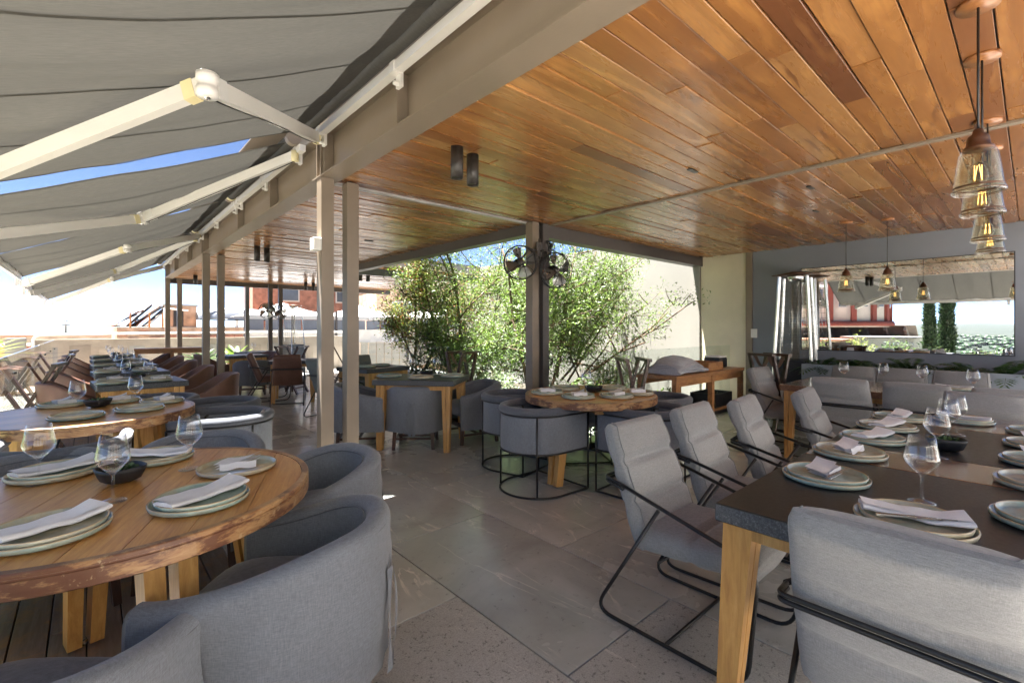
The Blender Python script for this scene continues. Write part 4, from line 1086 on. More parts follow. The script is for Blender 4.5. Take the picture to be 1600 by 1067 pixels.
TB = (0.0, 4.45)
round_table(.62, .75, .062, 4, R(20), 'second round plank table on the deck behind the nearest one', 'round wooden tables', TB + (0,), .80)
MT.put((-.12, 3.72, 0), face(.1, 1), 'metal framed tub chair at the front of the second round table', gmt)
MT.put((.78, 4.08, 0), face(-.93, .36), 'metal framed tub chair with a white napkin on its seat back', gmt)
MT.put((.86, 4.78, 0), face(-.93, -.36), 'metal framed tub chair at the right of the second round table', gmt)
MT.put((.48, 5.40, 0), face(-.4, -.9), 'metal framed tub chair at the far side of the second round table', gmt)
tag(link('napkin', NAPF[0], None, (.98, 4.02, .63), R(60)), 'white cloth lying against the inside of a tub chair back', 'napkin').rotation_euler = (R(75), 0, R(70))
for (x, y, wh, nap, ms) in ((-.06, 4.17, 'at the front of the second round table', 'none', ('ceramic_teal', 'ceramic_sand')), (.27, 4.28, 'at the right front of the second round table', 'none', ('ceramic_aqua', 'ceramic_sand')),
        (.43, 4.60, 'at the right end of the second round table', 'fold', ('ceramic_aqua', 'ceramic_sand')), (.17, 4.86, 'at the far right of the second round table', 'fold', ('ceramic_aqua', 'ceramic_sand')), (-.15, 4.88, 'at the far left of the second round table', 'fold', ('ceramic_sand', 'ceramic_aqua'))):
    setting(x, y, ZA, wh, R(30), nap, ms, knife=False)
WG.put((-.06, 4.42, ZA), .5, 'wine glass on the left of the second round table', gwg)
WG.put((.26, 4.52, ZA), .7, 'wine glass on the right of the second round table', gwg)
BW.put((.05, 4.66, ZA), R(50), 'black bowl in the middle of the second round table', 'black bowls on the tables')

TR = (3.34, 2.66)
round_table(.58, .75, .055, 4, R(-40), 'small round plank table in front of the court glass', 'round wooden tables', TR + (0,), .72)
MT.put((2.80, 2.80, 0), face(1, -.05), 'metal framed tub chair in the foreground of the small round table', gmt)
MT.put((3.10, 3.42, 0), face(.25, -.97), 'metal framed tub chair on the left of the small round table', gmt)
MT.put((3.40, 2.10, 0), face(-.05, 1), 'metal framed tub chair between the small round table and the padded chairs', gmt)
MT.put((4.00, 2.38, 0), face(-.95, .3), 'metal framed tub chair tucked in front of the wooden console', gmt)
MT.put((3.78, 3.22, 0), face(-.6, -.8), 'metal framed tub chair behind the small round table by the glass', gmt)
for (x, y, wh, nap, ms) in ((3.04, 2.90, 'at the left of the small round table', 'fold', ('ceramic_sand', 'ceramic_aqua')), (3.36, 2.98, 'at the far left of the small round table', 'none', ('ceramic_sand', 'ceramic_aqua')),
        (3.06, 2.56, 'at the front left of the small round table', 'fold', ('ceramic_aqua', 'ceramic_aqua')), (3.32, 2.36, 'at the front of the small round table', 'fold', ('ceramic_sand', 'ceramic_aqua')),
        (3.72, 2.70, 'at the far right of the small round table', 'none', ('ceramic_aqua', 'ceramic_sand')), (3.60, 2.34, 'at the right of the small round table', 'fold', ('ceramic_sand', 'ceramic_sand'))):
    setting(x, y, ZA, wh, R(-20), nap, ms, knife=False)
BW.put((3.42, 2.68, ZA), .2, 'dark bowl in the middle of the small round table', 'black bowls on the tables')
WG.put((3.24, 2.62, ZA), 0, 'wine glass in the middle of the small round table', gwg)

# square stone table
rect_table(.92, .72, .77, [(-.46, .46, 'granite')], 'square dark stone table with splayed wooden legs beside the court', (2.87, 4.72, 0), R(-50), 'dark stone topped tables', .03)
SL.put((2.78, 4.72, 0), face(.62, .78), 'slipcovered tub chair with open back pleat tucked under the square stone table', gsl)
SL.put((2.32, 5.18, 0), face(.8, -.5), 'slipcovered tub chair half hidden behind the near steel posts', gsl)
SL.put((3.42, 4.50, 0), face(-.95, .2), 'slipcovered tub chair on the court side of the square stone table', gsl)
for (x, y, wh, nap, ms) in ((2.60, 5.02, 'on the left of the square stone table', 'none', ('ceramic_aqua', 'ceramic_teal')), (2.78, 4.62, 'at the front of the square stone table', 'none', ('ceramic_sand', 'ceramic_sand')), (3.14, 4.52, 'on the right of the square stone table', 'none', ('ceramic_aqua', 'ceramic_aqua'))):
    setting(x, y, .771, wh, R(-40), nap, ms, knife=False)
WG.put((2.92, 5.02, .771), 0, 'left wine glass on the square stone table', gwg)
WG.put((3.12, 4.82, .771), 0, 'right wine glass on the square stone table', gwg)
BW.put((2.98, 4.82, .771), .5, 'low black bowl on the square stone table', 'black bowls on the tables')

# the long table
LX, LY = 2.905, .20
rect_table(2.67, 1.04, .75, [(-1.335, -.40, 'granite'), (-.40, -.05, 'brown_top'), (-.05, .86, 'granite'), (.86, 1.335, 'brown_top')], 'long table of dark stone and brown timber tops nearest the camera', (LX, LY, 0), 0, 'dark stone topped tables', .05)
SD.put((2.045, 1.36, 0), face(0, -1), 'padded sled chair nearest the camera on the long side of the long table', gsd)
SD.put((2.66, 1.38, 0), face(.06, -1), 'padded sled chair second from the camera along the long table', gsd)
SD.put((3.20, 1.30, 0), face(.12, -1), 'padded sled chair third from the camera along the long table', gsd)
SD.put((3.95, 1.16, 0), face(.08, -1), 'padded sled chair fourth from the camera along the long table, near the patio heater', gsd)
SD.put((1.33, .205, 0), face(1, 0), 'padded sled chair seen from behind at the near end of the long table', gsd)
SD.put((4.66, .22, 0), face(-1, 0), 'padded sled chair at the far head of the long table', gsd)
zl = .7506
for (x, y, wh, a, nap, ms) in ((2.13, .54, 'nearest on the long side of the long table', R(-5), 'fold', ('ceramic_aqua', 'ceramic_aqua')), (2.62, .57, 'second along the long side of the long table', R(0), 'fold', ('ceramic_aqua', 'ceramic_sand')),
        (3.04, .56, 'third along the long side of the long table', R(0), 'strip', ('ceramic_aqua', 'ceramic_aqua')), (3.46, .57, 'fourth along the long side of the long table', R(0), 'strip', ('ceramic_aqua', 'ceramic_sand')),
        (3.86, .57, 'last along the long side of the long table', R(0), 'strip', ('ceramic_sand', 'ceramic_aqua')), (1.83, .24, 'at the near head of the long table', R(-62), 'strip', ('ceramic_sand', 'ceramic_sand')),
        (2.13, -.05, 'nearest on the right side of the long table', R(0), 'fold', ('ceramic_aqua', 'ceramic_aqua')), (2.62, -.04, 'second along the right side of the long table', R(0), 'fold', ('ceramic_sand', 'ceramic_sand')),
        (3.04, -.04, 'third along the right side of the long table', R(0), 'fold', ('ceramic_aqua', 'ceramic_aqua')), (3.46, -.04, 'fourth along the right side of the long table', R(0), 'fold', ('ceramic_sand', 'ceramic_sand')),
        (3.88, -.04, 'last along the right side of the long table', R(0), 'fold', ('ceramic_sand', 'ceramic_aqua')), (4.06, .29, 'at the far head of the long table', R(80), 'strip', ('ceramic_aqua', 'ceramic_aqua'))):
    setting(x, y, zl, wh, a, nap, ms, knife=(x < 2.2 and y < .6))
for x, y, lb in ((2.09, .25, 'large wine glass nearest the camera on the long table'), (2.86, .29, 'wine glass beside the black bowl on the long table'), (3.30, .29, 'third wine glass along the middle of the long table'), (3.54, .28, 'farthest wine glass along the middle of the long table')):
    WG.put((x, y, zl), x, lb, gwg)
BW.put((3.08, .28, zl), .3, 'black bowl in the middle of the long table', 'black bowls on the tables')

# table by the mirror
rect_table(2.5, 1.0, .75, [(-1.25, 1.25, 'brown_top')], 'long timber table in front of the mirror and planter', (5.85, .52, 0), R(90), None, .04)
for y, lb in ((1.17, 'padded sled chair with its back to the camera nearest the patio heater'), (.64, 'padded sled chair with its back to the camera in the middle of the mirror table'), (.10, 'padded sled chair with its back to the camera behind the far head chair')):
    SD.put((5.02, y, 0), face(1, 0), lb, gsd)
for y, lb in ((1.42, 'padded sled chair facing the camera at the mirror table nearest the patio heater'), (.98, 'padded sled chair facing the camera in the middle of the mirror table'), (.50, 'padded sled chair facing the camera under the right half of the mirror')):
    SD.put((6.78, y, 0), face(-1, 0), lb, gsd)
SD.put((5.75, 2.14, 0), face(-.1, -1), 'padded sled chair at the head of the mirror table in front of the patio heater', gsd)
for x, y, lb in ((6.0, 1.35, 'wine glass on the mirror table nearest the patio heater'), (6.1, 1.03, 'second wine glass on the mirror table'), (6.05, .72, 'third wine glass on the mirror table'), (5.8, .35, 'wine glass on the mirror table behind the far head chair')):
    WG.put((x, y, .751), 0, lb, gwg)
for x, y, wh in ((5.55, 1.3, 'on the mirror table nearest the patio heater'), (6.1, .5, 'on the far side of the mirror table'), (5.55, .05, 'at the near right of the mirror table')):
    setting(x, y, .751, wh, R(90), 'none' if y > 1 else 'strip', ('ceramic_aqua', 'ceramic_sand'), knife=False)

# deck tables with leather chairs
def deck_table(y, n, lab):
    rect_table(.78, .72, .75, [(-.39, .39, 'granite')], f'dark stone deck table {lab}', (.42, y, 0), R(4), 'dark stone topped tables', .03)
    for k, (dx, dy) in enumerate(((-.18, -.18), (.2, -.16), (.22, .18), (-.16, .18))[:n]):
        setting(.36 + dx, y + dy, .751, ('front left', 'front right', 'back right', 'back left')[k] + f' of the deck table {lab}', R(20), 'fold' if k % 2 else 'none', ('ceramic_aqua', 'ceramic_sand'), knife=False)
    WG.put((.30, y + .04, .751), 0, f'left wine glass on the deck table {lab}', gwg)
    WG.put((.50, y + .06, .751), 0, f'right wine glass on the deck table {lab}', gwg)
    BW.put((.42, y + .22, .751), 0, f'black bowl on the deck table {lab}', 'black bowls on the tables')
    LT.put((1.06, y + .1, 0), face(-1, .05), f'brown leather chair on the post side of the deck table {lab}', glt)
    LT.put((-.06, y + .22, 0), face(1, .1), f'brown leather chair on the railing side of the deck table {lab}', glt)
deck_table(6.66, 4, 'behind the second round table')
deck_table(8.25, 4, 'by the second eave posts')
deck_table(9.75, 3, 'third along the railing')
deck_table(11.3, 2, 'fourth along the railing')
deck_table(12.9, 2, 'nearest the far parapet')
ts = Proto(tray_stand(.95, .24)); gts = 'folding wooden tray stands'
for x, y, a, lb in ((-.47, 7.0, R(80), 'open wooden tray stand by the railing beside the nearest leather chair'), (-.42, 9.1, R(95), 'open wooden tray stand by the railing, second from the camera'), (-.42, 10.7, R(80), 'open wooden tray stand by the railing, third from the camera'), (3.1, 10.2, R(40), 'open wooden tray stand standing far behind the near posts'), (4.35, 10.6, R(70), 'open wooden tray stand in front of the white tents')):
    ts.put((x, y, 0), a, lb, gts)
tf = Proto(tray_stand(1.02, .11, True))
for x, y, a, lb in ((3.62, 4.98, R(20), 'folded wooden tray stand beside the court column'), (4.10, 2.72, R(50), 'folded wooden tray stand at the left end of the console'), (6.02, 2.10, R(60), 'folded wooden tray stand leaning at the right end of the console')):
    tf.put((x, y, 0), a, lb, gts)

# tables farther under the roof
rect_table(.8, .74, .75, [(-.4, .4, 'granite')], 'dark stone table behind the near posts in front of the tents', (3.22, 6.72, 0), R(12), 'dark stone topped tables', .03)
SDG = Proto(sled_chair('sled_green')); SDL = Proto(sled_chair('leather', 'sled_chair', False))
SDG.put((2.44, 7.0, 0), face(.95, .25), 'greenish padded sled chair seen from the side left of the near posts', 'greenish padded sled chairs')
SDG.put((3.35, 7.62, 0), face(-.1, -1), 'greenish padded sled chair behind the stone table near the court', 'greenish padded sled chairs')
SDL.put((2.48, 8.42, 0), face(.35, .94), 'brown leather sled chair with its back to the camera left of the near posts', 'leather sled chairs')
rect_table(.8, .74, .75, [(-.4, .4, 'granite')], 'dark stone table in front of the brown leather sled chair', (2.82, 9.15, 0), R(-20), 'dark stone topped tables', .03)
SDL.put((2.15, 9.55, 0), face(1, -.2), 'brown leather sled chair seen from the side beside the slipcovered chairs', 'leather sled chairs')
for (x, y, lb, n) in ((2.5, 11.6, 'dark stone table far under the roof beside the plant', 1), (3.1, 12.9, 'farthest dark stone table under the roof', 2)):
    rect_table(.8, .74, .75, [(-.4, .4, 'granite')], lb, (x, y, 0), R(8), 'dark stone topped tables', .03)
    WG.put((x - .1, y - .1, .751), 0, f'wine glass on the {lb}', gwg)
SL.put((2.45, 10.55, 0), face(.2, 1), 'left slipcovered tub chair of the two far under the roof', gsl)
SL.put((2.95, 10.6, 0), face(.0, 1), 'right slipcovered tub chair of the two far under the roof', gsl)
LT.put((2.0, 11.9, 0), face(1, 0), 'brown leather chair on the left of the far stone table', glt)
LT.put((3.0, 12.1, 0), face(-1, -.2), 'brown leather chair on the right of the far stone table', glt)
for (x, y, z, lb) in ((3.05, 6.6, .751, 'left'), (3.35, 6.75, .751, 'right')): setting(x, y, z, f'at the {lb} of the stone table behind the near posts', 0, 'none', ('ceramic_teal', 'ceramic_aqua'), knife=False)

# consoles
def console(name, label, loc, rz, L, d, h, shelf):
    o = thing(name, label, 'console', loc, rz)
    G().cbox((0, 0, h - .02), (L, d, .04), .004).obj('top', 'console_wood', o)
    for sx in (-1, 0, 1) if L > 1.2 else (-1, 1):
        for sy in (-1, 1): G().box((sx * (L / 2 - .04), sy * (d / 2 - .035), (h - .04) / 2), (.055, .05, h - .04)).obj('leg', 'console_wood', o)
    G().box((0, d / 2 - .03, h - .075), (L - .1, .025, .07)).box((0, -d / 2 + .03, h - .075), (L - .1, .025, .07)).obj('apron', 'console_wood', o)
    if shelf: G().box((L * .25, 0, .42), (L * .48, d - .09, .025)).obj('shelf', 'console_wood', o)
    return o
console('wooden_console', 'wooden console with a folded blanket between the small round table and the heater', (5.08, 2.56, 0), 0, 1.62, .46, .86, True)
def blob(w_, d_, h_, seed, amp):
    def f(i, j):
        a = 2 * math.pi * i; q = 3.2; rad = 1 / (abs(math.cos(a)) ** q + abs(math.sin(a)) ** q) ** (1 / q); b = math.pi * (j - .5); cr = max(0, math.cos(b)) ** .5
        x, y = rad * math.cos(a) * cr, rad * math.sin(a) * cr; z = math.copysign(abs(math.sin(b)) ** .7, math.sin(b))
        k = 1 + amp * nz(x * 2.2, y * 2.2 + seed, z * 3, 1.4) + amp * .5 * abs(nz(x * 5 + z * 3, y * 5, z * 6 + seed, 1)) - amp * .25 * abs(nz(x * 9, y * 3, z * 4, 1))
        return (x * w_ / 2 * k, y * d_ / 2 * k, h_ / 2 + z * h_ / 2 * (k if z > 0 else 1))
    return G().grid(f, 44, 18, closeu=True)
o = thing('folded_blanket', 'folded grey blanket bundle lying on the wooden console', 'blanket', (4.66, 2.55, .861), .06)
for k_ in range(5):
    def lay(i, j, k_=k_):
        a = 2 * math.pi * j; q = 3.0; w_, d_, t_ = .66 - .02 * k_, .40 - .015 * k_ + .02 * (k_ % 2), .040
        x = (i - .5) * w_; cs, sn = math.cos(a), math.sin(a); y = math.copysign(abs(cs) ** (2 / q), cs) * d_ / 2 + .02 * math.sin(4 * i + k_); z = .024 + .034 * k_ + math.copysign(abs(sn) ** (2 / q), sn) * t_ / 2
        sag = -.020 * k_ * abs(2 * i - 1) ** 2 - .018 * k_ * abs(y / (d_ / 2)) ** 3 * .6
        return (x, y, max(.002, z + sag + .012 * nz(x * 7, y * 7 + k_ * 3, z * 4, 1) + .006 * nz(x * 19, y * 15, k_, 1)))
    g = G().grid(lay, 30, 26, closev=True)
    for e in (0, 1): g.add([lay(e, q / 26) for q in range(26)], [tuple(range(26))], True)
    g.obj('fold', 'blanket', o)
o = thing('wooden_tray', 'shallow wooden box tray on the console beside the blanket', 'tray', (5.25, 2.54, .861)); G().box((0, 0, .01), (.36, .3, .02)).obj('tray_base', 'console_wood', o); G().box((0, .145, .05), (.36, .012, .08)).box((0, -.145, .05), (.36, .012, .08)).box((.174, 0, .05), (.012, .28, .08)).box((-.174, 0, .05), (.012, .28, .08)).obj('tray_side', 'console_wood', o)
o = thing('receipt_printer', 'black receipt printer with white lid on the console', 'printer', (5.66, 2.58, .861)); G().cbox((0, 0, .06), (.2, .2, .12), .012).obj('body', 'black_box', o); G().cbox((0, 0, .1305), (.19, .19, .02), .006).obj('lid', 'white_plastic', o)
o = thing('storage_crate', 'black plastic crate on the lower shelf of the console', 'crate', (5.48, 2.55, .4335)); G().box((0, 0, .01), (.44, .3, .02)).obj('crate_base', 'black_box', o); G().box((0, .145, .08), (.44, .012, .14)).box((0, -.145, .08), (.44, .012, .14)).box((.214, 0, .08), (.012, .28, .14)).box((-.214, 0, .08), (.012, .28, .14)).obj('crate_side', 'black_box', o)
for i in range(4): tag(G().lathe([(0, 0), (.03, 0), (.034, .12), (.031, .12), (.028, .01), (0, .008)], 14).obj('tumbler', 'wine_glass', None, (5.36 + .08 * i, 2.56, .4537)), ('first', 'second', 'third', 'fourth')[i] + ' clear tumbler from the round table side in the black console crate', 'glass', 'tumblers in the console crate')
o = thing('black_speaker', 'small black round cushion stool beside the small round table', 'stool', (4.18, 2.95, 0)); G().lathe([(0, .60), (.19, .60), (.2, .62), (.2, .67), (.18, .685), (0, .69)], 24).obj('seat', 'slip_rim', o)
for a in range(3): G().tube([(.12 * math.cos(a * 2.1), .12 * math.sin(a * 2.1), .6), (.18 * math.cos(a * 2.1), .18 * math.sin(a * 2.1), 0)], .012, 8).obj('leg', 'black_metal', o)
o.name = 'round_stool'
console('far_console', 'open wooden console frame far along the eave', (1.35, 12.6, 0), R(-4), 1.3, .4, .9, False).name = 'wooden_console.001'

# patio heater
def heater(loc, rz, label, s=1.0, name='patio_heater'):
    o = thing(name, label, 'patio heater', loc, rz); H = 2.10 * s
    G().box((0, 0, .45 * s), (.46 * s, .46 * s, .86 * s), None, 1.08).obj('cabinet', 'black_box', o)
    G().tube([(0, 0, .88 * s), (0, 0, H - .10)], .055 * s, 16).obj('glass_tube', 'lamp_glass', o)
    for sx in (-1, 1):
        for sy in (-1, 1): G().beam((sx * .27 * s, sy * .27 * s, 0), (sx * .17 * s, sy * .17 * s, H - .03), .03 * s, .03 * s, (sx, sy, 0)).obj('corner_post', 'bright_steel', o)
    for a in range(4):
        m = Matrix.Rotation(a * math.pi / 2, 3, 'Z'); g = G()
        for q in range(14):
            z = .95 * s + (H - 1.1 * s) * q / 13; hw = (.27 - .10 * z / H) * s - .01
            g.tube([m @ Vector((-hw, -hw, z)), m @ Vector((hw, -hw, z))], .0015, 4)
        for q in (-1, 0, 1): g.tube([m @ Vector((q * .12 * s, -.225 * s, .95 * s)), m @ Vector((q * .09 * s, -.175 * s, H - .15))], .0025, 4)
        g.obj('mesh_guard', 'bright_steel', o)
    G().lathe([(0, 0), (.30, -.0), (.31, .012), (.2, .03), (.06, .055), (0, .06)], 4, (0, 0, H)).obj('reflector_hood', 'copper', o)
    G().lathe([(0, -.09), (.10, -.09), (.115, -.02), (.10, 0), (0, 0)], 16, (0, 0, H)).obj('burner', 'bright_steel', o)
    return o
heater((7.60, 2.30, 0), R(8), 'tall steel pyramid patio heater standing by the mirror')
heater((4.6, 15.0, 0), R(20), 'distant dark patio heater in front of the white tents', .95)
# ------------------------------------------------------------------ plants
def leaf_mesh(pts, size, mat, rr, aspect=.34, droop=.3, name='crown'):
    vs, fs = [], []
    for p in pts:
        s = size * rr.uniform(.6, 1.35); a = rr.random() * 6.283; el = rr.gauss(-droop, .5)
        d = Vector((math.cos(a) * math.cos(el), math.sin(a) * math.cos(el), math.sin(el)))
        sd = d.cross(Vector((rr.gauss(0, .5), rr.gauss(0, .5), 1))).normalized(); w_ = s * aspect
        p = Vector(p); n = d.cross(sd) * (s * .07)
        o = len(vs); vs += [p, p + d * s * .45 + sd * w_ / 2 - n, p + d * s, p + d * s * .45 - sd * w_ / 2 - n]; fs += [(o, o + 1, o + 2), (o, o + 2, o + 3)]
    return vs, fs
def grow(base, d, L, r, depth, rr, tubes, twigs, bendv=.25, kids=5, spread=.9, up=.15):
    n = 7; p = Vector(base); d = Vector(d).normalized(); pts = [p.copy()]
    for i in range(n):
        d = (d + Vector((rr.gauss(0, bendv), rr.gauss(0, bendv), rr.gauss(up * .3, bendv * .6))) * .35).normalized(); p = p + d * L / n; pts.append(p.copy())
    tubes.append((pts, [max(.0035, r * (1 - .62 * i / n)) for i in range(n + 1)]))
    if depth == 0: twigs.append(pts); return
    for k in range(kids):
        t = rr.uniform(.28, 1.0); q = pts[min(n, int(t * n))]; ax = Vector((rr.gauss(0, 1), rr.gauss(0, 1), rr.gauss(.1, .6))).normalized()
        grow(q, (d * (1 - spread * .5) + ax * spread), L * rr.uniform(.38, .6), r * .5, depth - 1, rr, tubes, twigs, bendv, kids, spread, up)
    twigs.append(pts[n // 2:])
def tree(name, loc, label, stems, leafmat, seed, nleaf, lsize, bark='bark', depth=2, kids=5, scatter=.10, clip=None, group='trees in the planted court', asp=.34, spread=.9):
    rr = random.Random(seed); o = thing(name, label, 'tree', loc, 0, group); tubes, twigs = [], []
    for (b, d, L, r) in stems: grow(b, d, L, r, depth, rr, tubes, twigs, .28, kids, spread)
    g = G()
    for pts, rad in tubes:
        if clip and any(not clip(Vector(loc) + p) for p in pts): pts2 = [p for p in pts if clip(Vector(loc) + p)]; rad = rad[:len(pts2)]; pts = pts2
        if len(pts) > 1: g.tube(pts, rad, 5 if rad[0] < .012 else 7)
    g.obj('trunk', bark, o)
    lp = []
    while len(lp) < nleaf:
        tw = rr.choice(twigs); i = rr.random() * (len(tw) - 1); a, b = tw[int(i)], tw[min(len(tw) - 1, int(i) + 1)]; p = a.lerp(b, i % 1) + Vector((rr.gauss(0, scatter), rr.gauss(0, scatter), rr.gauss(0, scatter)))
        if clip and not clip(Vector(loc) + p): 
            if rr.random() < .02: nleaf -= 1
            continue
        lp.append(p)
    mats = leafmat if isinstance(leafmat, (list, tuple)) else [leafmat]
    for mi, m in enumerate(mats):
        vs, fs = leaf_mesh(lp[mi::len(mats)], lsize, m, rr, asp); G().add(vs, fs, False).obj('crown', m, o) if mi == 0 else G().add(vs, fs, False).obj('foliage', m, o)
    return o
inside = lambda p: (3.95 < p.x < 7.9 and NY + .22 < p.y < 9.0 and p.z > .05) or (p.z < 2.38 and 6.6 < p.x < 7.8 and 3.42 < p.y < 4.2 and p.z > 1.7)
tree('court_tree', (5.0, 4.9, 0), 'light green fine leaved tree beside the court column, leaning over to the cream wall',
     [((0, 0, 0), (.25, .1, 1), 2.3, .035), ((.05, .02, .1), (1.0, -.12, .85), 2.9, .03), ((.1, .05, .1), (.8, .45, 1), 2.8, .028), ((.1, 0, .1), (.75, -.05, 1.3), 3.0, .024), ((-.05, .1, 0), (-.15, .3, 1), 2.6, .028)], ['leaf_light', 'leaf_olive'], 4, 26000, .056, 'bark', 2, 6, .11, inside)
tree('court_tree', (4.65, 6.3, 0), 'light green multi stemmed tree behind the square stone table',
     [((0, 0, 0), (-.05, .0, 1), 2.6, .032), ((.05, .1, 0), (.35, -.25, 1), 2.5, .03), ((-.02, .1, 0), (-.1, .55, 1), 2.4, .03), ((.1, 0, 0), (.5, .3, 1), 2.4, .025)], ['leaf_light', 'leaf_light', 'leaf_olive'], 9, 30000, .058, 'bark', 2, 6, .12, inside)
tree('court_tree', (6.6, 6.2, 0), 'olive green slender tree in front of the white garden wall',
     [((0, 0, 0), (.1, -.25, 1), 2.9, .028), ((.05, .1, 0), (.4, -.45, .95), 2.8, .025), ((-.1, 0, 0), (-.4, .1, 1), 2.8, .028), ((.1, -.1, 0), (.15, -.6, 1), 2.6, .022)], ['leaf_olive', 'leaf_light'], 14, 13000, .055, 'bark', 2, 6, .12, inside)
tree('court_tree', (4.5, 8.0, 0), 'reddish tipped tree at the back of the court near the tents',
     [((0, 0, 0), (0, .1, 1), 2.5, .03), ((.1, .0, 0), (.4, -.1, 1), 2.3, .028), ((.1, 0, 0), (-.15, -.3, 1), 2.1, .022)], ['leaf_light', 'leaf_yellow', 'leaf_olive', 'leaf_red'], 23, 20000, .06, 'bark', 2, 6, .12, inside)
def shrub(name, loc, label, w_, h_, n, size, mat, seed, asp=.3, cat='shrub', group='low plants', droop=-.1):
    rr = random.Random(seed); o = thing(name, label, cat, loc, 0, group); g = G()
    for i in range(9):
        a = rr.random() * 6.28; q = rr.random() * w_ * .35; g.tube([(0, 0, 0), (q * .5 * math.cos(a), q * .5 * math.sin(a), h_ * .4), (q * math.cos(a), q * math.sin(a), h_ * .85)], [.008, .006, .003], 5)
    g.obj('stem', 'bark', o); pts = []
    for i in range(n):
        a, u, v = rr.random() * 6.28, rr.random() ** .5, rr.random(); k = .55 + .45 * nz(math.cos(a) * 2, math.sin(a) * 2 + seed, v * 4, 1.3) + .3
        pts.append((math.cos(a) * u * w_ / 2 * k, math.sin(a) * u * w_ / 2 * k, h_ * (.08 + .9 * v * (1 - .35 * u))))
    vs, fs = leaf_mesh(pts, size, mat, rr, asp, droop); G().add(vs, fs).obj('foliage', mat, o); return o
for i, (x, y, w_, h_, n, m, lb) in enumerate(((4.45, 5.3, .9, .85, 1500, 'leaf_pale', 'pale variegated shrub behind the square stone table'), (4.4, 6.0, .9, 1.1, 1500, 'leaf_pale', 'pale variegated shrub at the left of the court'), (5.2, 4.25, .9, .7, 1300, 'leaf_light', 'low light green shrub behind the small round table'),
        (6.2, 4.5, .9, .8, 1200, 'leaf_olive', 'low olive shrub before the white garden wall'), (4.4, 4.35, .6, .7, 800, 'leaf_pale', 'pale low plant at the foot of the court column'), (4.35, 7.0, .9, 1.2, 1500, 'leaf_dark', 'dark green shrub at the left edge of the court'), (5.6, 7.4, 1.4, 1.4, 1800, 'leaf_dark', 'large dark shrub deep inside the court'), (6.9, 5.2, .8, .9, 900, 'leaf_olive', 'narrow olive shrub beside the white garden wall'))):
    shrub('court_shrub', (x, y, -.01), lb, w_, h_, n, .075, m, 30 + i, .36)
for i, (x, y, lb) in enumerate(((4.5, 3.62, 'low ground plant behind the glass at the court column'), (5.0, 3.60, 'low ground plant behind the glass beside the small round table'), (5.6, 3.62, 'low ground plant behind the glass behind the console'), (6.4, 3.62, 'low ground plant behind the glass near the cream wall'))):
    shrub('court_plant', (x, y, -.01), lb, .62, .5, 700, .07, 'leaf_light' if i % 2 else 'leaf_pale', 50 + i, .34)
def rosette(name, loc, label, n, L, wd, mat, seed, spread=1.0, cat='plant', group=None, arch=.8, pot=None):
    rr = random.Random(seed); o = thing(name, label, cat, loc, 0, group); g = G(); z0 = 0
    if pot: 
        pot_h, pot_r = pot; G().lathe([(0, 0), (pot_r * .75, 0), (pot_r, pot_h), (pot_r * .9, pot_h), (pot_r * .85, pot_h - .03), (0, pot_h - .03)], 20).obj('pot', 'terracotta', o); z0 = pot_h - .03
    for i in range(n):
        a = rr.random() * 6.28; l = L * rr.uniform(.6, 1.1); el = rr.uniform(.35, 1.35); c = Vector((math.cos(a), math.sin(a), 0)); pts = []
        for q in range(7):
            t = q / 6; pts.append(c * (l * t * math.cos(el) * spread + .1 * t * t * l) + Vector((0, 0, z0 + l * (t * math.sin(el) - arch * .55 * t * t))))
        sd = Vector((-c.y, c.x, 0)); vs = []
        for q, p in enumerate(pts):
            ww = wd * math.sin(math.pi * (.12 + .85 * q / 6)) ** .8 / 2; vs += [p - sd * ww, p + Vector((0, 0, -ww * .4)), p + sd * ww]
        fs = []
        for q in range(6): fs += [(q * 3, q * 3 + 1, q * 3 + 4, q * 3 + 3), (q * 3 + 1, q * 3 + 2, q * 3 + 5, q * 3 + 4)]
        g.add(vs, fs, True)
    g.obj('leaves', mat, o); return o
def fern(loc, label, n, L, seed, mat='leaf_dark', group='ferns in the wall planter'):
    rr = random.Random(seed); o = thing('planter_fern', label, 'fern', loc, 0, group); g = G(); st = G()
    for i in range(n):
        a = rr.random() * 6.28; l = L * rr.uniform(.6, 1.1); el = rr.uniform(.3, 1.2); c = Vector((math.cos(a), math.sin(a), 0)); sd = Vector((-c.y, c.x, 0)); pts = [c * (l * t / 9 * math.cos(el)) + Vector((0, 0, l * (t / 9 * math.sin(el) - .5 * (t / 9) ** 2))) for t in range(10)]
        st.tube(pts, .0022, 4)
        for q in range(2, 10):
            w_ = l * .26 * math.sin(math.pi * (q / 10)) ** .7
            for s in (-1, 1):
                p = pts[q]; e = p + sd * s * w_ + (pts[q] - pts[q - 1]) * 1.1 + Vector((0, 0, -.25 * w_)); m_ = (p + e) / 2; t_ = (pts[q] - pts[q - 1]) * .42
                g.add([p, m_ + t_, e, m_ - t_], [(0, 1, 2, 3)])
    st.obj('stem', 'leaf_dark', o); g.obj('leaves', mat, o); return o
for i, (y, n, L, lb) in enumerate(((1.92, 16, .26, 'fern at the heater end of the wall planter'), (1.62, 20, .30, 'bushy fern second from the heater in the wall planter'), (1.32, 9, .22, 'thin fern third from the heater in the wall planter'), (1.02, 18, .32, 'bushy fern in the middle of the wall planter'), (.72, 10, .22, 'small fern right of the middle of the wall planter'), (.46, 14, .32, 'tall fern under the right half of the mirror'), (.18, 10, .34, 'sparse tall fern under the right end of the mirror'), (-.1, 12, .3, 'fern beyond the right end of the mirror'))):
    fern((7.40 + .08 * (i % 2), y, .785), lb, int(n * 1.5), L * 1.35, 60 + i)
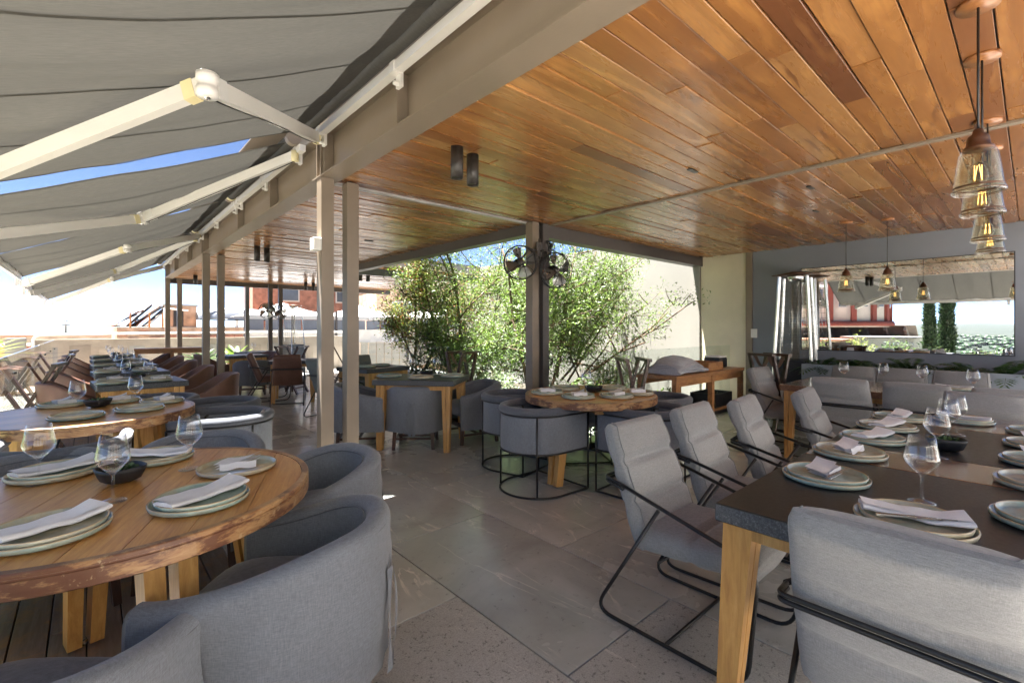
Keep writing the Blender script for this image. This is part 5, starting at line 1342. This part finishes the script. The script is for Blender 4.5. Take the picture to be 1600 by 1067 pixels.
rosette('garden_plant', (2.9, 14.2, 0), 'broad leaved green plant in a pot by the far dark posts', 26, .75, .14, 'leaf_light', 5, 1.0, 'plant', 'potted plants', .6, (.45, .2))
rosette('garden_plant', (2.2, 14.6, 0), 'dark leaved plant in a pot by the far parapet', 30, .7, .10, 'leaf_dark', 8, 1.0, 'plant', 'potted plants', .6, (.45, .2))
rosette('grass_plant', (-1.25, 9.6, .45), 'spiky yellow green grass plant beyond the railing', 70, .75, .022, 'leaf_yellow', 12, 1.0, 'plant', 'potted plants', .5, (.4, .22))
rosette('grass_plant', (-1.15, 7.2, -.1), 'spiky green plant in a terracotta pot outside the railing', 40, .6, .03, 'leaf_light', 13, 1.0, 'plant', 'potted plants', .4, (.5, .25))
tag(G().box((-1.35, 6.0, -.35), (1.3, 19, .3)).obj('outer_ledge', 'concrete'), 'rough concrete ledge outside the glass railing', 'ledge')
for i, (y, w_, h_, m, lb) in enumerate(((2.6, .9, .9, 'leaf_light', 'bright green shrub outside the railing, first of the hedge'), (3.5, 1.0, 1.0, 'leaf_yellow', 'bright green shrub outside the railing, second of the hedge'), (4.3, .8, .8, 'leaf_light', 'low shrub outside the railing, third of the hedge'), (1.7, .9, .62, 'leaf_olive', 'low shrub outside the railing nearest the camera'), (.9, .9, .6, 'leaf_olive', 'lowest shrub outside the railing beside the camera'))):
    shrub('hedge_shrub', (-1.35, y, -.2), lb, w_, h_ + .5, 1100, .07, m, 80 + i, .4)
def cypress(loc, h, r, label, seed):
    rr = random.Random(seed); o = thing('cypress_tree', label, 'tree', loc, 0, 'cypress trees below the terrace'); G().tube([(0, 0, 0), (0, 0, h * .9)], [.16, .04], 7).obj('trunk', 'bark', o); pts = []
    for i in range(15000):
        t = rr.random() ** .85; a = rr.random() * 6.283; k = r * (math.sin(math.pi * min(1, t * .93 + .07)) ** .55) * (1 - .35 * t) * (1 + .35 * nz(math.cos(a) * 1.5, math.sin(a) * 1.5 + seed, t * 9, 1)); u = rr.random() ** .35
        pts.append((math.cos(a) * k * u, math.sin(a) * k * u, h * (.04 + .96 * t)))
    vs, fs = leaf_mesh(pts, .17, 'leaf_dark', rr, .3, -1.1); G().add(vs, fs).obj('crown', 'leaf_dark', o); return o
cypress((-13.5, 3.22, -5.0), 9.6, .30, 'left and shorter cypress of the pair seen in the mirror', 3)
cypress((-14.5, 2.72, -5.0), 10.6, .37, 'right and taller cypress of the pair seen in the mirror', 4)
def roundtree(loc, h, w_, label, seed, mat, group='trees below the terrace', n=2600, ls=.3):
    rr = random.Random(seed); o = thing('garden_tree', label, 'tree', loc, 0, group); G().tube([(0, 0, 0), (.1, .05, h * .35), (0, 0, h * .6)], [.16, .12, .07], 7).obj('trunk', 'bark', o); pts = []
    cl = [(rr.uniform(-.35, .35) * w_, rr.uniform(-.35, .35) * w_, h * rr.uniform(.5, .9), w_ * rr.uniform(.16, .28)) for _ in range(11)]
    for i in range(n):
        c = rr.choice(cl); v = Vector((rr.gauss(0, 1), rr.gauss(0, 1), rr.gauss(0, .8))).normalized() * c[3] * rr.random() ** .4; pts.append((c[0] + v.x, c[1] + v.y, c[2] + v.z))
    vs, fs = leaf_mesh(pts, ls, mat, rr, .5, .1); G().add(vs, fs).obj('crown', mat, o); return o
roundtree((-4.0, 20.5, -4), 5.6, 4.0, 'light green garden tree below the left corner of the terrace', 5, 'leaf_light')
roundtree((-7.0, 27, -4.2), 5.4, 5.0, 'dark green garden tree farther below the left corner', 6, 'leaf_olive')
roundtree((-20, 12, -5), 5.2, 5.0, 'round green tree below the church', 7, 'leaf_olive')
roundtree((-26, 5.5, -5), 5.0, 6.0, 'broad green tree below the valley view', 8, 'leaf_dark')
roundtree((-30, 1.8, -6), 5.5, 6.0, 'broad green tree beside the cypresses far down the slope', 9, 'leaf_olive')

# ------------------------------------------------------------------ buildings beyond
def building(name, label, loc, rz, w_, d_, h_, wall, wins=(), cat='building', roof=None):
    o = thing(name, label, cat, loc, rz); G().box((0, 0, h_ / 2), (w_, d_, h_)).obj('wall', wall, o)
    for (x, z, ww, hh) in wins:
        f = G().box((x, -d_ / 2 - .02, z), (ww + .16, .05, hh + .16)).obj('window', 'church_white', o); G().box((x, -d_ / 2 - .05, z), (ww, .02, hh)).obj('pane', 'glass_dark', f)
    if roof: G().box((0, 0, h_ + .06), (w_ + .4, d_ + .4, .12)).obj('roof', roof, o)
    return o
# low brick rooftop with a heap of sheets, beyond the parapet
o = building('brick_rooftop', 'low brick rooftop building beyond the far parapet', (4.6, 30, -4), 0, 7.4, 6, 5.35, 'brick_mix')
for i in range(19):
    rr = random.Random(i); G().box((-3.5 + i * .375, -3.02, 4.95 + rr.uniform(-.2, .15)), (.34, .10, .16)).obj('brick', 'brick_red', o)
rr = random.Random(3)
o = thing('sheet_heap', 'sloping heap of red and black roofing sheets on the brick rooftop', 'heap', (1.9, 28.4, 1.36))
for i in range(13):
    x = -.75 + i * .10; hgt = .20 + .85 * math.sin(math.pi * min(1, (i + 1) / 17)) + rr.uniform(-.12, .12); G().beam((x - .5 + rr.uniform(-.2, .2), rr.uniform(-.6, .6), .05), (x + .42 + rr.uniform(-.15, .2), rr.uniform(-.5, .5), hgt), rr.uniform(.35, .6), .04).obj('sheet', ('clay_roof', 'black_box', 'tarp_grey', 'dark_steel')[i % 4], o)
for x in (-.5, .2, .7): G().box((x, -.75, .3), (.07, .07, .75)).obj('prop', 'console_wood', o)
o = thing('brick_hut', 'ruined brick hut on the rooftop beside the heap of sheets', 'hut', (3.35, 28.6, 1.36)); G().box((0, 0, .52), (1.3, 1.2, 1.04)).obj('wall', 'brick_mix', o); G().box((-.1, -.62, .42), (.4, .05, .75)).obj('opening', 'black_box', o); G().box((0, 0, 1.08), (1.4, 1.3, .08)).obj('roof', 'concrete', o)  # the opening is a black slab, its inner shade put into the colour
o = thing('covered_boat', 'long grey tarpaulin covered frame on the rooftop', 'tarpaulin', (5.6, 27.6, 1.30))
def tb(i, j):
    a = math.pi * j; L = 3.3; e = math.sin(math.pi * min(1, max(0, .06 + i * .88))) ** .35
    return ((i - .5) * L * (1 - .0 * j), -.65 * math.cos(a) * e, .45 + .62 * math.sin(a) ** .6 * e + .05 * nz(i * 8, j * 4, 1, 1))
G().grid(tb, 30, 12).obj('tarpaulin', 'tarp_grey', o)
G().tube([(-1.6, -.62, .45), (1.6, -.62, .43)], .04, 6).obj('edge_rope', 'black_box', o)
for x in (-1.4, 0, 1.4): G().box((x, -.45, .25), (.12, .12, .6)).obj('prop', 'white_alu', o)
for x, h_ in ((2.65, .9), (4.2, 1.3)): tag(G().tube([(x, 27.2, 1.3), (x, 27.2, 1.35 + h_)], .06, 8).tube([(x, 27.2, 1.35 + h_), (x + .9, 27.2, 1.25 + h_)], .03, 6).obj('roof_mast', 'white_alu'), 'thin pale mast on the rooftop ' + ('by the sheet heap' if x < 3 else 'by the grey tarpaulin'), 'mast')
# row of white tents
def tent(x, y, w_, d_, label):
    o = thing('white_tent', label, 'tent', (x, y, 0), R(-3), 'white tents beyond the parapet')
    def rf(i, j):
        u, v = i * 2 - 1, j * 2 - 1; e = max(abs(u), abs(v)); return (u * w_ / 2, v * d_ / 2, 1.78 + .55 * (1 - e) ** 1.25 + .02 * nz(u * 3, v * 3, x, 1))
    G().grid(rf, 25, 25).obj('roof', 'tent_white', o)
    def vl(i, j): return (-w_ / 2 + w_ * i, -d_ / 2 - .01, 1.78 - .14 * j)
    G().grid(vl, 2, 2).obj('valance', 'tent_white', o)
    n = 5
    for k in range(n): G().box((-w_ / 2 + w_ * (k + .5) / n, -d_ / 2 + .05, 1.42), (w_ / n - .06, .02, .42)).obj('window_pane', 'tarp_grey', o)
    def cur(i, j): return (-w_ / 2 + w_ * i, -d_ / 2 - .02 + .10 * math.sin(j * 2.2) + .05 * nz(i * 14, j * 2, x, 1), 1.26 - .52 * j + .03 * nz(i * 6, 1, x, 1))
    G().grid(cur, 60, 8).obj('side_curtain', 'tent_white', o)
    for k in range(9): G().box((-w_ / 2 + w_ * (k + .5) / 9, -d_ / 2 + .12, .25), (w_ / 9 - .03, .03, 1.2)).obj('wall_panel', 'church_white', o)
    for sx in (-1, 1): G().box((sx * w_ / 2, -d_ / 2, .95), (.07, .07, 2.0)).obj('pole', 'dark_steel', o)
    return o
tent(5.6, 19.6, 3.1, 3.2, 'white peaked tent at the left of the tent row'); tent(8.8, 19.8, 3.1, 3.2, 'white peaked tent in the middle of the tent row'); tent(12.0, 20.0, 3.1, 3.2, 'white peaked tent at the right of the tent row')
building('brick_building', 'orange red brick building rising behind the tents', (11.5, 33, -4), R(-8), 8, 6, 9.2, 'brick_red', ((-2, 7.6, .9, 1.2), (1.2, 7.6, .9, 1.2)), roof='concrete')
building('brick_building', 'pale pink brick building behind the court trees', (13.8, 22, -4), R(-12), 7, 5, 8.0, 'brick_mix', ((-2.2, 6.0, 1.0, 1.0), (.3, 6.0, 1.0, 1.0), (2.2, 6.0, .8, 1.0)), roof='concrete')
building('orange_house', 'low orange house with red roof below the left corner of the terrace', (-6.2, 33, -4.2), R(6), 8, 5, 4.6, 'church_cream', ((-2, 3.4, .9, .9), (1, 3.4, .9, .9)), roof='clay_roof')
building('flat_house', 'flat pale house on the skyline left of the brick rooftop', (-4, 60, -9), R(3), 14, 8, 9.6, 'stucco_old', ((-3, 8, 1, 1.2), (2, 8, 1, 1.2)), roof='clay_roof')
for i, (x, y, h_) in enumerate(((-10.5, 70, 4.0), (-7.0, 62, 3.2), (-2.0, 75, 3.6), (-13, 78, 3.4))):
    o = thing('antenna_mast', ('tallest thin antenna mast on the skyline', 'second thin antenna mast on the skyline', 'antenna mast nearest the sheet heap on the skyline', 'faint antenna mast at the left end of the skyline')[i], 'mast', (x, y, -1.2)); G().tube([(0, 0, 0), (0, 0, h_)], .07, 6).obj('pole', 'dark_steel', o); G().box((0, 0, h_ * .8), (.7, .1, .1)).box((0, 0, h_ * .93), (.5, .1, .1)).obj('crossarm', 'dark_steel', o)

# church seen in the mirror
def church():
    o = thing('church', 'cream church with red pilasters, grey stone roof and round drum across the valley', 'church', (-46, 13.0, -8.2), R(-90))
    # local +X = along the facade as seen, -Y faces the terrace
    G().box((-.2, 3, 4.0), (11, 6, 8.0)).obj('nave_wall', 'church_cream', o)
    for x in (-5.2, -2.2, .7, 3.5, 5.0): 
        p = G().box((x, -.1, 4.3), (.55, .3, 7.0)).obj('pilaster', 'church_red', o); G().box((x, -.15, 7.9), (.8, .45, .28)).obj('capital', 'church_white', p)
    G().box((-.2, 2.9, 8.15), (11.5, 6.6, .3)).obj('cornice', 'church_red', o)
    def rf(i, j):
        x = -5.8 + 11.2 * i; return (x, -.3 + 2.6 * j, 8.3 + 1.5 * math.sin(j * 1.35) + .15 * nz(x * .6, j * 3, 2, 1))
    G().grid(rf, 30, 10).obj('stone_roof', 'dome_stone', o)
    for k in range(7): G().box((-5.0 + k * 1.6, .9, 9.0), (.22, 2.4, .7), Matrix.Rotation(.5, 3, 'X')).obj('roof_rib', 'dome_stone', o)
    G().lathe([(4.6, 0), (4.6, 5.5)], 16, (-.8, 4.6, 9.6)).obj('drum', 'church_white', o)
    for k in range(16):
        a = 2 * math.pi * (k + .5) / 16; m_ = Matrix.Rotation(a, 3, 'Z'); c = Vector((-.8, 4.6, 0)) + m_ @ Vector((4.62, 0, 0)); G().box((c.x, c.y, 12.2), (.3, .42, 5.0), m_).obj('drum_pilaster', 'church_red', o)
        a2 = 2 * math.pi * k / 16; m2 = Matrix.Rotation(a2, 3, 'Z'); c2 = Vector((-.8, 4.6, 0)) + m2 @ Vector((4.58, 0, 0)); fr = G().box((c2.x, c2.y, 12.4), (.12, .75, 2.0), m2).obj('drum_window', 'church_white', o); c3 = Vector((-.8, 4.6, 0)) + m2 @ Vector((4.63, 0, 0)); G().box((c3.x, c3.y, 12.4), (.1, .55, 1.7), m2).obj('pane', 'glass_dark', fr)
    G().lathe([(4.9, 0), (5.0, .2), (4.9, .45), (4.6, .45)], 32, (-.8, 4.6, 11.0 - 1.3)).lathe([(4.6, 0), (5.1, .1), (5.0, .5), (4.6, .5)], 32, (-.8, 4.6, 15.0)).obj('drum_cornice', 'church_red', o)
    G().lathe([(4.7, 0), (4.5, 1.6), (3.7, 3.2), (2.3, 4.4), (.8, 5.0), (0, 5.1)], 32, (-.8, 4.6, 15.4)).obj('dome', 'dome_stone', o)
    return o
church()
building('pink_house', 'low pink roofed house below the church', (-30, 13.5, -6), R(-90), 7, 5, 6.3, 'church_cream', ((-1.5, 5.0, .8, .9), (1.0, 5.0, .8, .9)), roof='clay_roof')
building('white_house', 'white flat house below the church on the valley side', (-33, 8.3, -6.5), R(-90), 4.5, 4, 7.0, 'church_white', ((-.8, 5.8, .7, .8), (.9, 5.8, .7, .8)), roof='concrete')
